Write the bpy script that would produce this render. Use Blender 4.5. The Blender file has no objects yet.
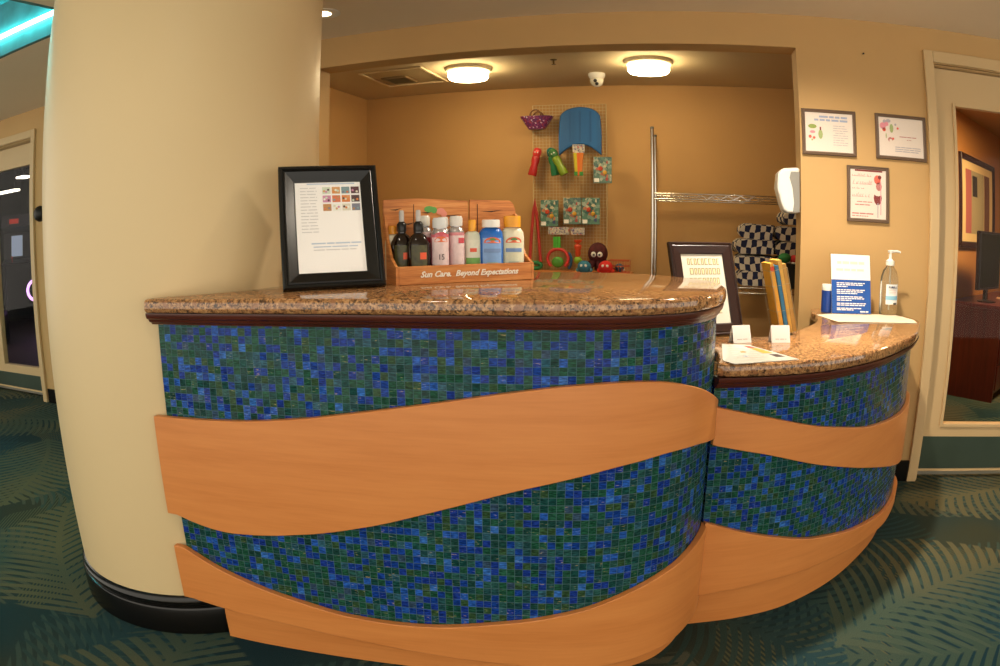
import bpy, bmesh, math, random
import numpy as np
from mathutils import Matrix, Vector
random.seed(7)
S = bpy.context.scene
COL = S.collection
PI = math.pi
R = math.radians

# ------------------------------------------------------------------ camera, world, exposure
cam_data = bpy.data.cameras.new('camera')
cam = bpy.data.objects.new('camera', cam_data)
COL.objects.link(cam)
S.camera = cam
cam_data.type = 'PANO'                       # the photograph was taken through a fisheye lens
for holder in (cam_data, getattr(cam_data, 'cycles', None)):
    try:
        holder.panorama_type = 'FISHEYE_EQUISOLID'
        holder.fisheye_lens = 698.94 * 36.0 / 1000.0
        holder.fisheye_fov = PI
    except Exception:
        pass
cam_data.sensor_width = 36.0
cam_data.sensor_height = 36.0 * 666 / 1000
cam_data.sensor_fit = 'HORIZONTAL'
cam_data.clip_start = 0.02
CAM_YAW, CAM_PITCH, CAM_ROLL = 0.266487, -0.158745, -0.004957
base = Matrix(((1, 0, 0), (0, 0, -1), (0, 1, 0)))
rot = Matrix.Rotation(CAM_YAW, 3, 'Z') @ Matrix.Rotation(CAM_PITCH, 3, 'X') @ base @ Matrix.Rotation(CAM_ROLL, 3, 'Z')
cam.matrix_world = Matrix.Translation((0, 0, 1.238)) @ rot.to_4x4()

vs = S.view_settings
vs.view_transform = 'Standard'
try: vs.look = 'None'
except Exception: pass
vs.gamma = 1.0
vs.use_curve_mapping = False
vs.exposure = 1.0

world = bpy.data.worlds.new('lobby_ambient')
S.world = world
world.use_nodes = True
bg = world.node_tree.nodes['Background']
bg.inputs[0].default_value = (1.0, 0.915, 0.775, 1)
bg.inputs[1].default_value = 1.0

def spot(name, x, y, z, power, color, size=150, blend=0.9, radius=0.05, aim=None):
    l = bpy.data.lights.new(name, 'SPOT')
    l.energy = power; l.color = color; l.spot_size = R(size); l.spot_blend = blend; l.shadow_soft_size = radius
    o = bpy.data.objects.new(name, l); COL.objects.link(o); o.location = (x, y, z)
    if aim: o.rotation_euler = (Vector(aim) - Vector((x, y, z))).to_track_quat('-Z', 'Y').to_euler()
    return o
def area(name, loc, size, power, color, aim=(0, 0, -1)):
    l = bpy.data.lights.new(name, 'AREA'); l.shape = 'DISK'; l.size = size; l.energy = power; l.color = color
    o = bpy.data.objects.new(name, l); COL.objects.link(o); o.location = loc
    o.rotation_euler = Vector(aim).to_track_quat('-Z', 'Y').to_euler()
    return o
WARM = (1.0, 0.72, 0.42)
MID = (1.0, 0.87, 0.70)
CEIL = 2.292
DOWN = [(-1.668, 2.891, 16, WARM), (0.50, 2.45, 135, MID), (-0.75, 0.75, 9, MID), (0.4, -0.9, 10, MID)]  # last two are weak fill spots added without fixtures
for (x, y, p, c) in DOWN:
    spot('downlight_and_fill', x, y, CEIL - 0.012, p, c)
area('office_lamp', (2.9, 4.6, 2.25), 0.4, 32, (1.0, 0.66, 0.34))
area('arcade_lamp', (-9.2, 6.2, 2.5), 0.5, .8, (0.75, 0.45, 1.0))

# ------------------------------------------------------------------ colour + node helpers
def lin(c):
    if isinstance(c, str):
        c = [int(c[i:i + 2], 16) / 255 for i in (0, 2, 4)]
    return tuple((v / 12.92 if v <= 0.04045 else ((v + 0.055) / 1.055) ** 2.4) for v in c[:3]) + (1.0,)
MATS = {}
def mat(name, color='808080', rough=0.5, metal=0.0, emit=None, estr=0.0, noise=0.0, nscale=20.0, bump=0.0, bscale=60.0, spec=0.5, stretch=None, coat=0.0, trans=0.0, ior=1.45):
    if name in MATS: return MATS[name]
    m = bpy.data.materials.new(name); m.use_nodes = True
    nt = m.node_tree; b = nt.nodes['Principled BSDF']
    col = lin(color)
    b.inputs['Base Color'].default_value = col
    b.inputs['Roughness'].default_value = rough
    b.inputs['Metallic'].default_value = metal
    b.inputs['Specular IOR Level'].default_value = spec
    b.inputs['Coat Weight'].default_value = coat
    b.inputs['Transmission Weight'].default_value = trans
    b.inputs['IOR'].default_value = ior
    if emit:
        b.inputs['Emission Color'].default_value = lin(emit); b.inputs['Emission Strength'].default_value = estr
    tc = None
    if noise or bump:
        tc = nt.nodes.new('ShaderNodeTexCoord')
        mp = nt.nodes.new('ShaderNodeMapping')
        if stretch: mp.inputs['Scale'].default_value = stretch
        nt.links.new(tc.outputs['Object'], mp.inputs['Vector'])
    if noise:
        n = nt.nodes.new('ShaderNodeTexNoise'); n.inputs['Scale'].default_value = nscale; n.inputs['Detail'].default_value = 5
        nt.links.new(mp.outputs[0], n.inputs['Vector'])
        r = nt.nodes.new('ShaderNodeValToRGB')
        r.color_ramp.elements[0].position = 0.3; r.color_ramp.elements[1].position = 0.7
        r.color_ramp.elements[0].color = tuple(v * (1 - noise) for v in col[:3]) + (1,)
        r.color_ramp.elements[1].color = tuple(min(1, v * (1 + noise)) for v in col[:3]) + (1,)
        nt.links.new(n.outputs['Fac'], r.inputs['Fac']); nt.links.new(r.outputs['Color'], b.inputs['Base Color'])
    if bump:
        n2 = nt.nodes.new('ShaderNodeTexNoise'); n2.inputs['Scale'].default_value = bscale; n2.inputs['Detail'].default_value = 4
        nt.links.new(mp.outputs[0], n2.inputs['Vector'])
        bp = nt.nodes.new('ShaderNodeBump'); bp.inputs['Strength'].default_value = bump; bp.inputs['Distance'].default_value = 0.005
        nt.links.new(n2.outputs['Fac'], bp.inputs['Height']); nt.links.new(bp.outputs['Normal'], b.inputs['Normal'])
    MATS[name] = m
    return m

class G:
    """small helper that builds math node graphs"""
    def __init__(s, nt): s.nt = nt
    def put(s, sock, v):
        if hasattr(v, 'is_output'): s.nt.links.new(v, sock)
        else: sock.default_value = v
    def m(s, op, a, b=0.0, c=None):
        n = s.nt.nodes.new('ShaderNodeMath'); n.operation = op
        s.put(n.inputs[0], a); s.put(n.inputs[1], b)
        if c is not None: s.put(n.inputs[2], c)
        return n.outputs[0]
    def xyz(s, v):
        n = s.nt.nodes.new('ShaderNodeSeparateXYZ'); s.nt.links.new(v, n.inputs[0]); return n.outputs
    def vec(s, x, y, z=0.0):
        n = s.nt.nodes.new('ShaderNodeCombineXYZ')
        for i, q in enumerate((x, y, z)): s.put(n.inputs[i], q)
        return n.outputs[0]
    def white(s, v):
        n = s.nt.nodes.new('ShaderNodeTexWhiteNoise'); n.noise_dimensions = '3D'; s.nt.links.new(v, n.inputs['Vector']); return n.outputs
    def noise(s, v, scale, detail=3.0, rough=0.5):
        n = s.nt.nodes.new('ShaderNodeTexNoise'); n.inputs['Scale'].default_value = scale; n.inputs['Detail'].default_value = detail
        n.inputs['Roughness'].default_value = rough
        if v is not None: s.nt.links.new(v, n.inputs['Vector'])
        return n.outputs
    def ramp(s, f, stops, interp='LINEAR'):
        n = s.nt.nodes.new('ShaderNodeValToRGB'); cr = n.color_ramp; cr.interpolation = interp
        while len(cr.elements) < len(stops): cr.elements.new(0.5)
        for e, (p, c) in zip(cr.elements, stops): e.position = p; e.color = lin(c)
        s.put(n.inputs['Fac'], f); return n.outputs['Color']
    def mix(s, f, a, b, blend='MIX'):
        n = s.nt.nodes.new('ShaderNodeMix'); n.data_type = 'RGBA'; n.blend_type = blend
        s.put(n.inputs[0], f)
        for k, v in ((6, a), (7, b)):
            if isinstance(v, str): v = lin(v)
            s.put(n.inputs[k], v)
        return n.outputs[2]
    def smooth(s, v, a, b):
        n = s.nt.nodes.new('ShaderNodeMapRange'); n.interpolation_type = 'SMOOTHSTEP'
        s.put(n.inputs[0], v); n.inputs[1].default_value = a; n.inputs[2].default_value = b
        n.inputs[3].default_value = 0; n.inputs[4].default_value = 1
        return n.outputs[0]
    def tex(s, which='Object'):
        n = s.nt.nodes.new('ShaderNodeTexCoord'); return n.outputs[which]
def newmat(name):
    m = bpy.data.materials.new(name); m.use_nodes = True
    MATS[name] = m
    return m, G(m.node_tree), m.node_tree.nodes['Principled BSDF']

# --- glass mosaic
def make_mosaic():
    m, g, b = newmat('glass_mosaic')
    u, v, _ = g.xyz(g.tex('UV'))
    T = 0.0205
    qu, qv = g.m('DIVIDE', u, T), g.m('DIVIDE', v, T)
    iu, iv = g.m('FLOOR', qu), g.m('FLOOR', qv)
    fu, fv = g.m('FRACT', qu), g.m('FRACT', qv)
    idv = g.vec(iu, iv, 3.0)
    w = g.white(idv)
    col = g.ramp(w[0], [(0.0, '1f4aaa'), (0.11, '275f4a'), (0.23, '215553'), (0.33, '2444a8'), (0.43, '2c634f'), (0.52, '3d6042'),
                        (0.61, '3068cc'), (0.69, '24504c'), (0.77, '2b5a60'), (0.84, '336663'), (0.90, '386a80'), (0.95, '3f5a78'), (0.975, '3f7cd6')], 'CONSTANT')
    streak = g.noise(g.vec(g.m('MULTIPLY', u, 70.0), g.m('MULTIPLY', v, 330.0), g.m('MULTIPLY', w[0], 50.0)), 1.0, 4.0)[0]
    sc = g.ramp(streak, [(0.3, '808080'), (0.5, 'c0c0c0'), (0.66, 'ffffff')])
    col = g.mix(1.0, col, sc, 'MULTIPLY')
    gold = g.m('MULTIPLY', g.smooth(streak, 0.62, 0.72), g.m('GREATER_THAN', g.xyz(w[1])[1], 0.72))
    col = g.mix(gold, col, 'a08a60')
    e = g.m('MINIMUM', g.m('MINIMUM', fu, g.m('SUBTRACT', 1.0, fu)), g.m('MINIMUM', fv, g.m('SUBTRACT', 1.0, fv)))
    tile = g.smooth(e, 0.02, 0.05)
    col = g.mix(g.m('ADD', .45, g.m('MULTIPLY', tile, .55)), '50707c', col)
    g.nt.links.new(col, b.inputs['Base Color'])
    b.inputs['Roughness'].default_value = 0.22
    rr = g.m('SUBTRACT', 0.55, g.m('MULTIPLY', tile, 0.36))
    g.nt.links.new(rr, b.inputs['Roughness'])
    b.inputs['Specular IOR Level'].default_value = 0.15
    # each little tile tips a different way
    geo = g.nt.nodes.new('ShaderNodeNewGeometry')
    vm = g.nt.nodes.new('ShaderNodeVectorMath'); vm.operation = 'SUBTRACT'; g.nt.links.new(w[1], vm.inputs[0]); vm.inputs[1].default_value = (.5, .5, .5)
    vs_ = g.nt.nodes.new('ShaderNodeVectorMath'); vs_.operation = 'SCALE'; g.nt.links.new(vm.outputs[0], vs_.inputs[0]); vs_.inputs['Scale'].default_value = 0.12
    va = g.nt.nodes.new('ShaderNodeVectorMath'); va.operation = 'ADD'; g.nt.links.new(vs_.outputs[0], va.inputs[0]); g.nt.links.new(geo.outputs['Normal'], va.inputs[1])
    vn = g.nt.nodes.new('ShaderNodeVectorMath'); vn.operation = 'NORMALIZE'; g.nt.links.new(va.outputs[0], vn.inputs[0])
    bp = g.nt.nodes.new('ShaderNodeBump'); bp.inputs['Strength'].default_value = 0.35; bp.inputs['Distance'].default_value = 0.002
    g.nt.links.new(tile, bp.inputs['Height']); g.nt.links.new(vn.outputs[0], bp.inputs['Normal'])
    g.nt.links.new(bp.outputs[0], b.inputs['Normal'])
    return m
MOSAIC = make_mosaic()

def make_granite():
    m, g, b = newmat('polished_granite')
    p = g.tex('Object')
    n1 = g.noise(p, 95.0, 6.0, 0.7)[0]
    col = g.ramp(n1, [(0.33, '3a281c'), (0.42, '7a5536'), (0.50, 'a87a4e'), (0.58, 'b98a5a'), (0.68, 'c9a078')])
    n2 = g.noise(p, 38.0, 3.0, 0.6)[0]
    col = g.mix(g.m('MULTIPLY', g.smooth(n2, 0.54, 0.62), .75), col, '8a5c3e')
    vo = g.nt.nodes.new('ShaderNodeTexVoronoi'); vo.inputs['Scale'].default_value = 210; g.nt.links.new(p, vo.inputs['Vector'])
    cell = g.xyz(vo.outputs['Color'])[0]
    blot = g.m('MULTIPLY', g.smooth(g.noise(p, 88.0, 2.0, .6)[0], 0.60, 0.66), .75)
    col = g.mix(blot, col, '3d2a1e')
    dark = g.m('MULTIPLY', g.m('MULTIPLY', g.m('GREATER_THAN', cell, 0.76), g.smooth(g.noise(p, 50.0, 3.0)[0], 0.44, 0.54)), .8)
    col = g.mix(dark, col, '33251d')
    g.nt.links.new(col, b.inputs['Base Color'])
    b.inputs['Roughness'].default_value = 0.07
    b.inputs['Specular IOR Level'].default_value = 0.7
    return m
GRANITE = make_granite()

def make_wood(name, c0, c1, c2, rough=0.32, axis='Z', sc=1.0):
    m, g, b = newmat(name)
    x, y, z = g.xyz(g.tex('Object'))
    if axis == 'Z':    # grain runs horizontally
        p = g.vec(g.m('MULTIPLY', x, 2.0 * sc), g.m('MULTIPLY', y, 2.0 * sc), g.m('MULTIPLY', z, 26.0 * sc))
        p2 = g.vec(g.m('MULTIPLY', x, 9.0 * sc), g.m('MULTIPLY', y, 9.0 * sc), g.m('MULTIPLY', z, 160.0 * sc))
    else:
        p = g.vec(g.m('MULTIPLY', x, 26.0 * sc), g.m('MULTIPLY', y, 26.0 * sc), g.m('MULTIPLY', z, 2.0 * sc))
        p2 = g.vec(g.m('MULTIPLY', x, 160.0 * sc), g.m('MULTIPLY', y, 160.0 * sc), g.m('MULTIPLY', z, 9.0 * sc))
    a = g.noise(p, 1.0, 3.0, 0.5)[0]; f = g.noise(p2, 1.0, 2.0, 0.5)[0]
    t = g.m('ADD', g.m('MULTIPLY', a, 0.65), g.m('MULTIPLY', f, 0.35))
    col = g.ramp(t, [(0.3, c0), (0.5, c1), (0.7, c2)])
    g.nt.links.new(col, b.inputs['Base Color'])
    b.inputs['Roughness'].default_value = rough
    return m
MAPLE = make_wood('honey_maple', 'c67a3c', 'cf8344', 'd58a49', 0.36)
MAHOG = make_wood('dark_mahogany', '3a170f', '4c2014', '5c2a1a', 0.30)
RUSTIC = make_wood('rustic_crate_wood', '9a5526', 'c67c3c', 'd99a58', 0.55, 'Z', 2.5)
DESKW = make_wood('office_cherry', '3c120c', '4e1a10', '5c2216', 0.28, 'X', 1.0)

def make_carpet(name='palm_carpet', dim=1.0):
    m, g, b = newmat(name)
    p = g.tex('Object')
    x, y, _ = g.xyz(p)
    big = g.noise(p, 0.9, 2.0)[0]
    base = g.ramp(big, [(0.36, '193640'), (0.50, '263e40'), (0.62, '3c4234')])
    hatch = g.m('GREATER_THAN', g.m('SINE', g.m('MULTIPLY', g.m('ADD', x, g.m('MULTIPLY', y, 0.6)), 330.0)), 0.1)
    patch = g.smooth(g.noise(p, 3.1, 0.0)[0], 0.62, 0.64)
    base = g.mix(g.m('MULTIPLY', hatch, patch), base, '565a44')
    col = base
    for k, (cell, ox, oy, rot0, c, c2) in enumerate([(1.00, 0.1, 0.3, 0.0, '2d4b4d', '40524a'), (1.10, 0.55, 0.05, 1.1, '3c5148', '54584a'),
                                                  (0.90, 0.30, 0.72, 2.3, '25434b', '344a46'), (1.20, 0.82, 0.5, 0.6, '45574c', '646248')]):
        cr_, sr_ = math.cos(rot0), math.sin(rot0)
        xr = g.m('ADD', g.m('MULTIPLY', x, cr_), g.m('MULTIPLY', y, -sr_)); yr = g.m('ADD', g.m('MULTIPLY', x, sr_), g.m('MULTIPLY', y, cr_))
        qx = g.m('ADD', g.m('DIVIDE', xr, cell), ox); qy = g.m('ADD', g.m('DIVIDE', yr, cell), oy)
        ix, iy = g.m('FLOOR', qx), g.m('FLOOR', qy)
        fx, fy = g.m('SUBTRACT', g.m('FRACT', qx), 0.5), g.m('SUBTRACT', g.m('FRACT', qy), 0.5)
        w = g.white(g.vec(ix, iy, float(k) + 0.5))[0]
        ang = g.m('MULTIPLY', w, 2 * PI)
        ca, sa = g.m('COSINE', ang), g.m('SINE', ang)
        u = g.m('ADD', g.m('MULTIPLY', fx, ca), g.m('MULTIPLY', fy, sa))
        v = g.m('SUBTRACT', g.m('MULTIPLY', fy, ca), g.m('MULTIPLY', fx, sa))
        v = g.m('ADD', v, g.m('MULTIPLY', g.m('MULTIPLY', u, u), 0.35))          # bent midrib
        av = g.m('ABSOLUTE', v)
        lw = g.m('SUBTRACT', g.m('SUBTRACT', u, g.m('MULTIPLY', av, 0.85)), g.m('MULTIPLY', g.m('MULTIPLY', av, av), -1.1))
        wave = g.m('SINE', g.m('MULTIPLY', lw, 2 * PI * 21.0))
        thr = g.m('SUBTRACT', g.m('MULTIPLY', av, 4.0), 0.75)                # leaflets thin toward the tips
        leaf = g.smooth(g.m('SUBTRACT', wave, thr), -0.12, 0.12)
        env = g.m('MULTIPLY', g.m('SUBTRACT', 0.25, g.m('MULTIPLY', u, u)), 1.5)
        inside = g.smooth(g.m('SUBTRACT', env, av), 0.0, 0.02)
        rib = g.m('LESS_THAN', av, 0.012)
        f = g.m('MULTIPLY', g.m('MAXIMUM', leaf, rib), inside)
        lc = g.mix(g.smooth(big, 0.42, 0.58), c, c2)
        col = g.mix(f, col, lc)
    fz = g.noise(p, 260.0, 3.0)[0]
    col = g.mix(0.5, col, g.mix(1.0, col, g.ramp(fz, [(0.3, '909090'), (0.7, 'ffffff')]), 'MULTIPLY'))
    g.nt.links.new(col, b.inputs['Base Color'])
    b.inputs['Roughness'].default_value = 0.95; b.inputs['Specular IOR Level'].default_value = 0.1
    bp = g.nt.nodes.new('ShaderNodeBump'); bp.inputs['Strength'].default_value = 0.4; bp.inputs['Distance'].default_value = 0.004
    g.nt.links.new(fz, bp.inputs['Height']); g.nt.links.new(bp.outputs[0], b.inputs['Normal'])
    return m
CARPET = make_carpet()

def make_check(name):
    m, g, b = newmat(name)
    u, v, _ = g.xyz(g.tex('UV'))
    nz = g.xyz(g.noise(g.tex('Object'), 14.0, 2.0)[1])
    u = g.m('ADD', u, g.m('MULTIPLY', g.m('SUBTRACT', nz[0], .5), .035)); v = g.m('ADD', v, g.m('MULTIPLY', g.m('SUBTRACT', nz[1], .5), .035))
    iu, iv = g.m('FLOOR', g.m('DIVIDE', u, 0.036)), g.m('FLOOR', g.m('DIVIDE', v, 0.046))
    chk = g.m('MODULO', g.m('ADD', iu, iv), 2.0)
    chk = g.m('GREATER_THAN', g.m('ABSOLUTE', chk), 0.5)
    col = g.mix(chk, '1b2142', 'cfc4b0')
    g.nt.links.new(col, b.inputs['Base Color']); b.inputs['Roughness'].default_value = 0.95
    fz = g.noise(g.tex('Object'), 300.0, 2.0)[0]
    bp = g.nt.nodes.new('ShaderNodeBump'); bp.inputs['Strength'].default_value = 0.5; bp.inputs['Distance'].default_value = 0.004
    g.nt.links.new(fz, bp.inputs['Height']); g.nt.links.new(bp.outputs[0], b.inputs['Normal'])
    return m
CHECK = make_check('navy_check_terry')

def make_print(name, stops, scale=60, white=0.0):
    m, g, b = newmat(name)
    p = g.tex('Object')
    vo = g.nt.nodes.new('ShaderNodeTexVoronoi'); vo.inputs['Scale'].default_value = scale
    g.nt.links.new(p, vo.inputs['Vector'])
    c = g.xyz(vo.outputs['Color'])[0]
    col = g.ramp(c, stops, 'CONSTANT')
    g.nt.links.new(col, b.inputs['Base Color']); b.inputs['Roughness'].default_value = 0.3
    return m
CARDPRINT = make_print('toy_card_print', [(0, '5f7f74'), (.3, '83998c'), (.5, 'a3aca0'), (.66, '4e6a6a'), (.82, 'b8705a'), (.88, 'cfc3a4'), (.95, 'b04a42')], 55)
CARDGREEN = make_print('green_card_print', [(0, '557f6c'), (.3, '7f9c8a'), (.5, '3d6660'), (.66, 'a0b0a0'), (.84, 'c07a54'), (.9, 'd6caaa'), (.96, '3a4a70')], 48)
HEADER = make_print('header_card_print', [(0, 'b9b3a6'), (.4, 'cfc6b2'), (.6, '8a8f96'), (.8, '6c5a86'), (.92, 'c8645c')], 90)

def make_glass(name='pane_glass', tint=(1, 1, 1, 1)):
    m = bpy.data.materials.new(name); m.use_nodes = True; nt = m.node_tree; nt.nodes.clear()
    o = nt.nodes.new('ShaderNodeOutputMaterial'); t = nt.nodes.new('ShaderNodeBsdfTransparent'); gl = nt.nodes.new('ShaderNodeBsdfGlossy')
    gl.inputs['Roughness'].default_value = 0.02; t.inputs[0].default_value = tint
    g = G(nt); ge = nt.nodes.new('ShaderNodeNewGeometry'); dt = nt.nodes.new('ShaderNodeVectorMath'); dt.operation = 'DOT_PRODUCT'
    nt.links.new(ge.outputs['Normal'], dt.inputs[0]); nt.links.new(ge.outputs['Incoming'], dt.inputs[1])
    fres = g.m('ADD', 0.006, g.m('MULTIPLY', 0.4, g.m('POWER', g.m('SUBTRACT', 1.0, g.m('ABSOLUTE', dt.outputs['Value'])), 5.0)))
    mx = nt.nodes.new('ShaderNodeMixShader'); nt.links.new(fres, mx.inputs[0]); nt.links.new(t.outputs[0], mx.inputs[1]); nt.links.new(gl.outputs[0], mx.inputs[2])
    nt.links.new(mx.outputs[0], o.inputs[0]); MATS[name] = m
    return m
GLASS = make_glass()
CLEAR = make_glass('clear_plastic', (0.93, 0.95, 0.93, 1))

WALL = mat('tan_wall_paint', 'c09a63', 0.7, noise=0.03, nscale=3, bump=0.05, bscale=250)
WALLB = mat('backroom_wall_paint', 'c0955c', 0.7, noise=0.03, nscale=3, bump=0.05, bscale=250)
CEILM = mat('ceiling_paint', 'ead9bc', 0.85, noise=0.02, nscale=2, bump=0.06, bscale=180)
COLP = mat('cream_column_paint', 'd4bd90', 0.42, noise=0.015, nscale=2, bump=0.03, bscale=300)
TRIMP = mat('tan_trim_paint', 'c9ab7c', 0.45)
BLACKT = mat('black_trim', '0d0b0a', 0.22)
BLACK = mat('black_plastic', '121212', 0.3)
WHITE = mat('white_plastic', 'e9e6dd', 0.35)
PAPER = mat('white_paper', 'f0eee8', 0.7)
INK = mat('grey_ink', '9a9a9a', 0.7)
CHROME = mat('chrome_wire', 'd9d4c8', 0.16, metal=1.0)
STEEL = mat('brushed_steel', 'b8b2a4', 0.35, metal=1.0)

# ------------------------------------------------------------------ mesh helpers
class MB:
    def __init__(s): s.v = []; s.f = []; s.m = []; s.uv = {}; s.M = Matrix()
    def face(s, idx, mi=0, uv=None):
        s.f.append(tuple(idx)); s.m.append(mi)
        if uv: s.uv[len(s.f) - 1] = uv
    def pt(s, p): s.v.append(tuple(s.M @ Vector(p))); return len(s.v) - 1
    def box(s, lo, hi, mi=0):
        i = [s.pt((x, y, z)) for z in (lo[2], hi[2]) for y in (lo[1], hi[1]) for x in (lo[0], hi[0])]
        for q in ((0, 2, 3, 1), (4, 5, 7, 6), (0, 1, 5, 4), (2, 6, 7, 3), (0, 4, 6, 2), (1, 3, 7, 5)): s.face([i[k] for k in q], mi)
        return s
    def quad(s, pts, mi=0, uv=None): s.face([s.pt(p) for p in pts], mi, uv); return s
    def prism(s, poly, z0, z1, mi=0, axis='z'):
        """extrude a closed 2-D outline; axis z: (x,y), axis y: outline is (x,z) and z0,z1 are y; axis x: outline is (y,z)"""
        a = sum(poly[i][0] * poly[(i + 1) % len(poly)][1] - poly[(i + 1) % len(poly)][0] * poly[i][1] for i in range(len(poly)))
        if a < 0: poly = poly[::-1]
        def P(p, h): return (p[0], p[1], h) if axis == 'z' else ((p[0], h, p[1]) if axis == 'y' else (h, p[0], p[1]))
        n = len(poly); lo = [s.pt(P(p, z0)) for p in poly]; hi = [s.pt(P(p, z1)) for p in poly]
        flip = (axis == 'y')
        def F(ix): s.face(ix[::-1] if flip else ix, mi)
        F(lo[::-1]); F(hi)
        for k in range(n): F([lo[k], lo[(k + 1) % n], hi[(k + 1) % n], hi[k]])
        return s
    def lathe(s, prof, n=24, mi=0, c=(0, 0, 0), sx=1.0, sy=1.0, a0=0.0, mis=None):
        rings = []
        for (r, z) in prof:
            if r < 1e-6: rings.append([s.pt((c[0], c[1], c[2] + z))])
            else: rings.append([s.pt((c[0] + r * sx * math.cos(a0 + 2 * PI * k / n), c[1] + r * sy * math.sin(a0 + 2 * PI * k / n), c[2] + z)) for k in range(n)])
        for j in range(len(rings) - 1):
            A, B = rings[j], rings[j + 1]; q = mis[j] if mis else mi
            if len(A) == 1 and len(B) == 1: continue
            for k in range(n):
                k2 = (k + 1) % n
                if len(A) == 1: s.face([A[0], B[k2], B[k]], q)
                elif len(B) == 1: s.face([A[k], A[k2], B[0]], q)
                else: s.face([A[k], A[k2], B[k2], B[k]], q)
        if len(rings[0]) > 1: s.face(rings[0][::-1], mis[0] if mis else mi)
        if len(rings[-1]) > 1: s.face(rings[-1], mis[-1] if mis else mi)
        return s
    def tube(s, path, r, n=8, mi=0, closed=False):
        path = [Vector(p) for p in path]; rings = []; N = len(path)
        up = Vector((0.123, 0.37, 0.92)).normalized()
        prev = None
        for i in range(N):
            if closed: t = path[(i + 1) % N] - path[i - 1]
            else: t = path[min(i + 1, N - 1)] - path[max(i - 1, 0)]
            t.normalize()
            a = (prev - t * prev.dot(t)) if prev else t.cross(up)
            if a.length < 1e-5: a = t.cross(Vector((1, 0, 0)))
            a.normalize(); prev = a; b = t.cross(a)
            rr = r[i] if isinstance(r, (list, tuple)) else r
            rings.append([s.pt(path[i] + a * (rr * math.cos(2 * PI * k / n)) + b * (rr * math.sin(2 * PI * k / n))) for k in range(n)])
        for i in range(N if closed else N - 1):
            A, B = rings[i], rings[(i + 1) % N]
            for k in range(n): s.face([A[k], A[(k + 1) % n], B[(k + 1) % n], B[k]], mi)
        if not closed: s.face(rings[0][::-1], mi); s.face(rings[-1], mi)
        return s
    def ball(s, c, r, mi=0, n=16, m=10, sx=1, sy=1, sz=1):
        prof = [(r * math.sin(PI * k / m), -r * sz * math.cos(PI * k / m)) for k in range(m + 1)]
        prof[0] = (0, -r * sz); prof[-1] = (0, r * sz)
        return s.lathe(prof, n, mi, c, sx, sy)

def build(name, mb, mats, parent=None, loc=(0, 0, 0), rot=(0, 0, 0), smooth=None, bevel=0.0, segs=2):
    me = bpy.data.meshes.new(name)
    me.from_pydata(mb.v, [], mb.f)
    if not isinstance(mats, (list, tuple)): mats = [mats]
    for m in mats: me.materials.append(m)
    me.polygons.foreach_set('material_index', mb.m)
    if mb.uv:
        ul = me.uv_layers.new(name='UVMap')
        for fi, uvs in mb.uv.items():
            for li, uv in zip(me.polygons[fi].loop_indices, uvs): ul.data[li].uv = uv
    me.update()
    if smooth is not None:
        me.shade_smooth()
        try: me.set_sharp_from_angle(angle=R(smooth))
        except Exception: pass
    o = bpy.data.objects.new(name, me); COL.objects.link(o)
    o.location = loc; o.rotation_euler = rot
    if parent: o.parent = parent
    if bevel:
        bv = o.modifiers.new('edge_rounding', 'BEVEL'); bv.width = bevel; bv.segments = segs; bv.limit_method = 'ANGLE'; bv.angle_limit = R(40)
    return o
def tag(o, label, cat, group=None, kind=None):
    o['label'] = label; o['category'] = cat
    if group: o['group'] = group
    if kind: o['kind'] = kind
    return o
def thing(name, label, cat, loc=(0, 0, 0), rot=(0, 0, 0), group=None):
    o = bpy.data.objects.new(name, None); COL.objects.link(o); o.empty_display_size = 0.05
    o.location = loc; o.rotation_euler = rot if isinstance(rot, (tuple, list)) else (0, 0, rot)
    return tag(o, label, cat, group)
def dup(root, loc, rot=None, label=None):
    r = root.copy(); COL.objects.link(r); r.location = loc
    if rot is not None: r.rotation_euler = rot if isinstance(rot, (tuple, list)) else (0, 0, rot)
    if label: r['label'] = label
    for ch in list(root.children):
        c = ch.copy(); COL.objects.link(c); c.parent = r
        for g in list(ch.children):
            d = g.copy(); COL.objects.link(d); d.parent = c
    return r
def struct(name, mb, m, label, cat, **k):
    o = build(name, mb, m, **k); o['kind'] = 'structure'; o['label'] = label; o['category'] = cat
    return o
def circle(r, n=16, c=(0, 0), a0=0, a1=2 * PI):
    full = abs(a1 - a0 - 2 * PI) < 1e-6
    return [(c[0] + r * math.cos(a0 + (a1 - a0) * k / (n if full else n - 1)), c[1] + r * math.sin(a0 + (a1 - a0) * k / (n if full else n - 1))) for k in range(n)]
def text_mesh(name, body, size, m, parent, loc, rot, shear=0.0, extrude=0.0004, align='CENTER', weight=0.0):
    cu = bpy.data.curves.new(name, 'FONT'); cu.body = body; cu.size = size; cu.shear = shear; cu.extrude = extrude; cu.offset = size * weight
    cu.align_x = align; cu.align_y = 'CENTER'; cu.resolution_u = 2
    tmp = bpy.data.objects.new('tmp', cu); COL.objects.link(tmp)
    dg = bpy.context.evaluated_depsgraph_get(); dg.update()
    me = bpy.data.meshes.new_from_object(tmp.evaluated_get(dg)); me.name = name
    bpy.data.objects.remove(tmp); bpy.data.curves.remove(cu)
    me.materials.clear(); me.materials.append(m)
    o = bpy.data.objects.new(name, me); COL.objects.link(o); o.location = loc; o.rotation_euler = rot
    if parent: o.parent = parent
    return o
def catmull(P, n=16):
    P = np.array(P, float); P = np.vstack([2 * P[0] - P[1], P, 2 * P[-1] - P[-2]]); o = []
    for i in range(1, len(P) - 2):
        a, b, c, d = P[i - 1:i + 3]
        for k in range(n):
            t = k / n
            o.append(.5 * ((2 * b) + (c - a) * t + (2 * a - 5 * b + 4 * c - d) * t * t + (3 * b - a - 3 * c + d) * t ** 3))
    o.append(P[-2]); return np.array(o)
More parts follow.
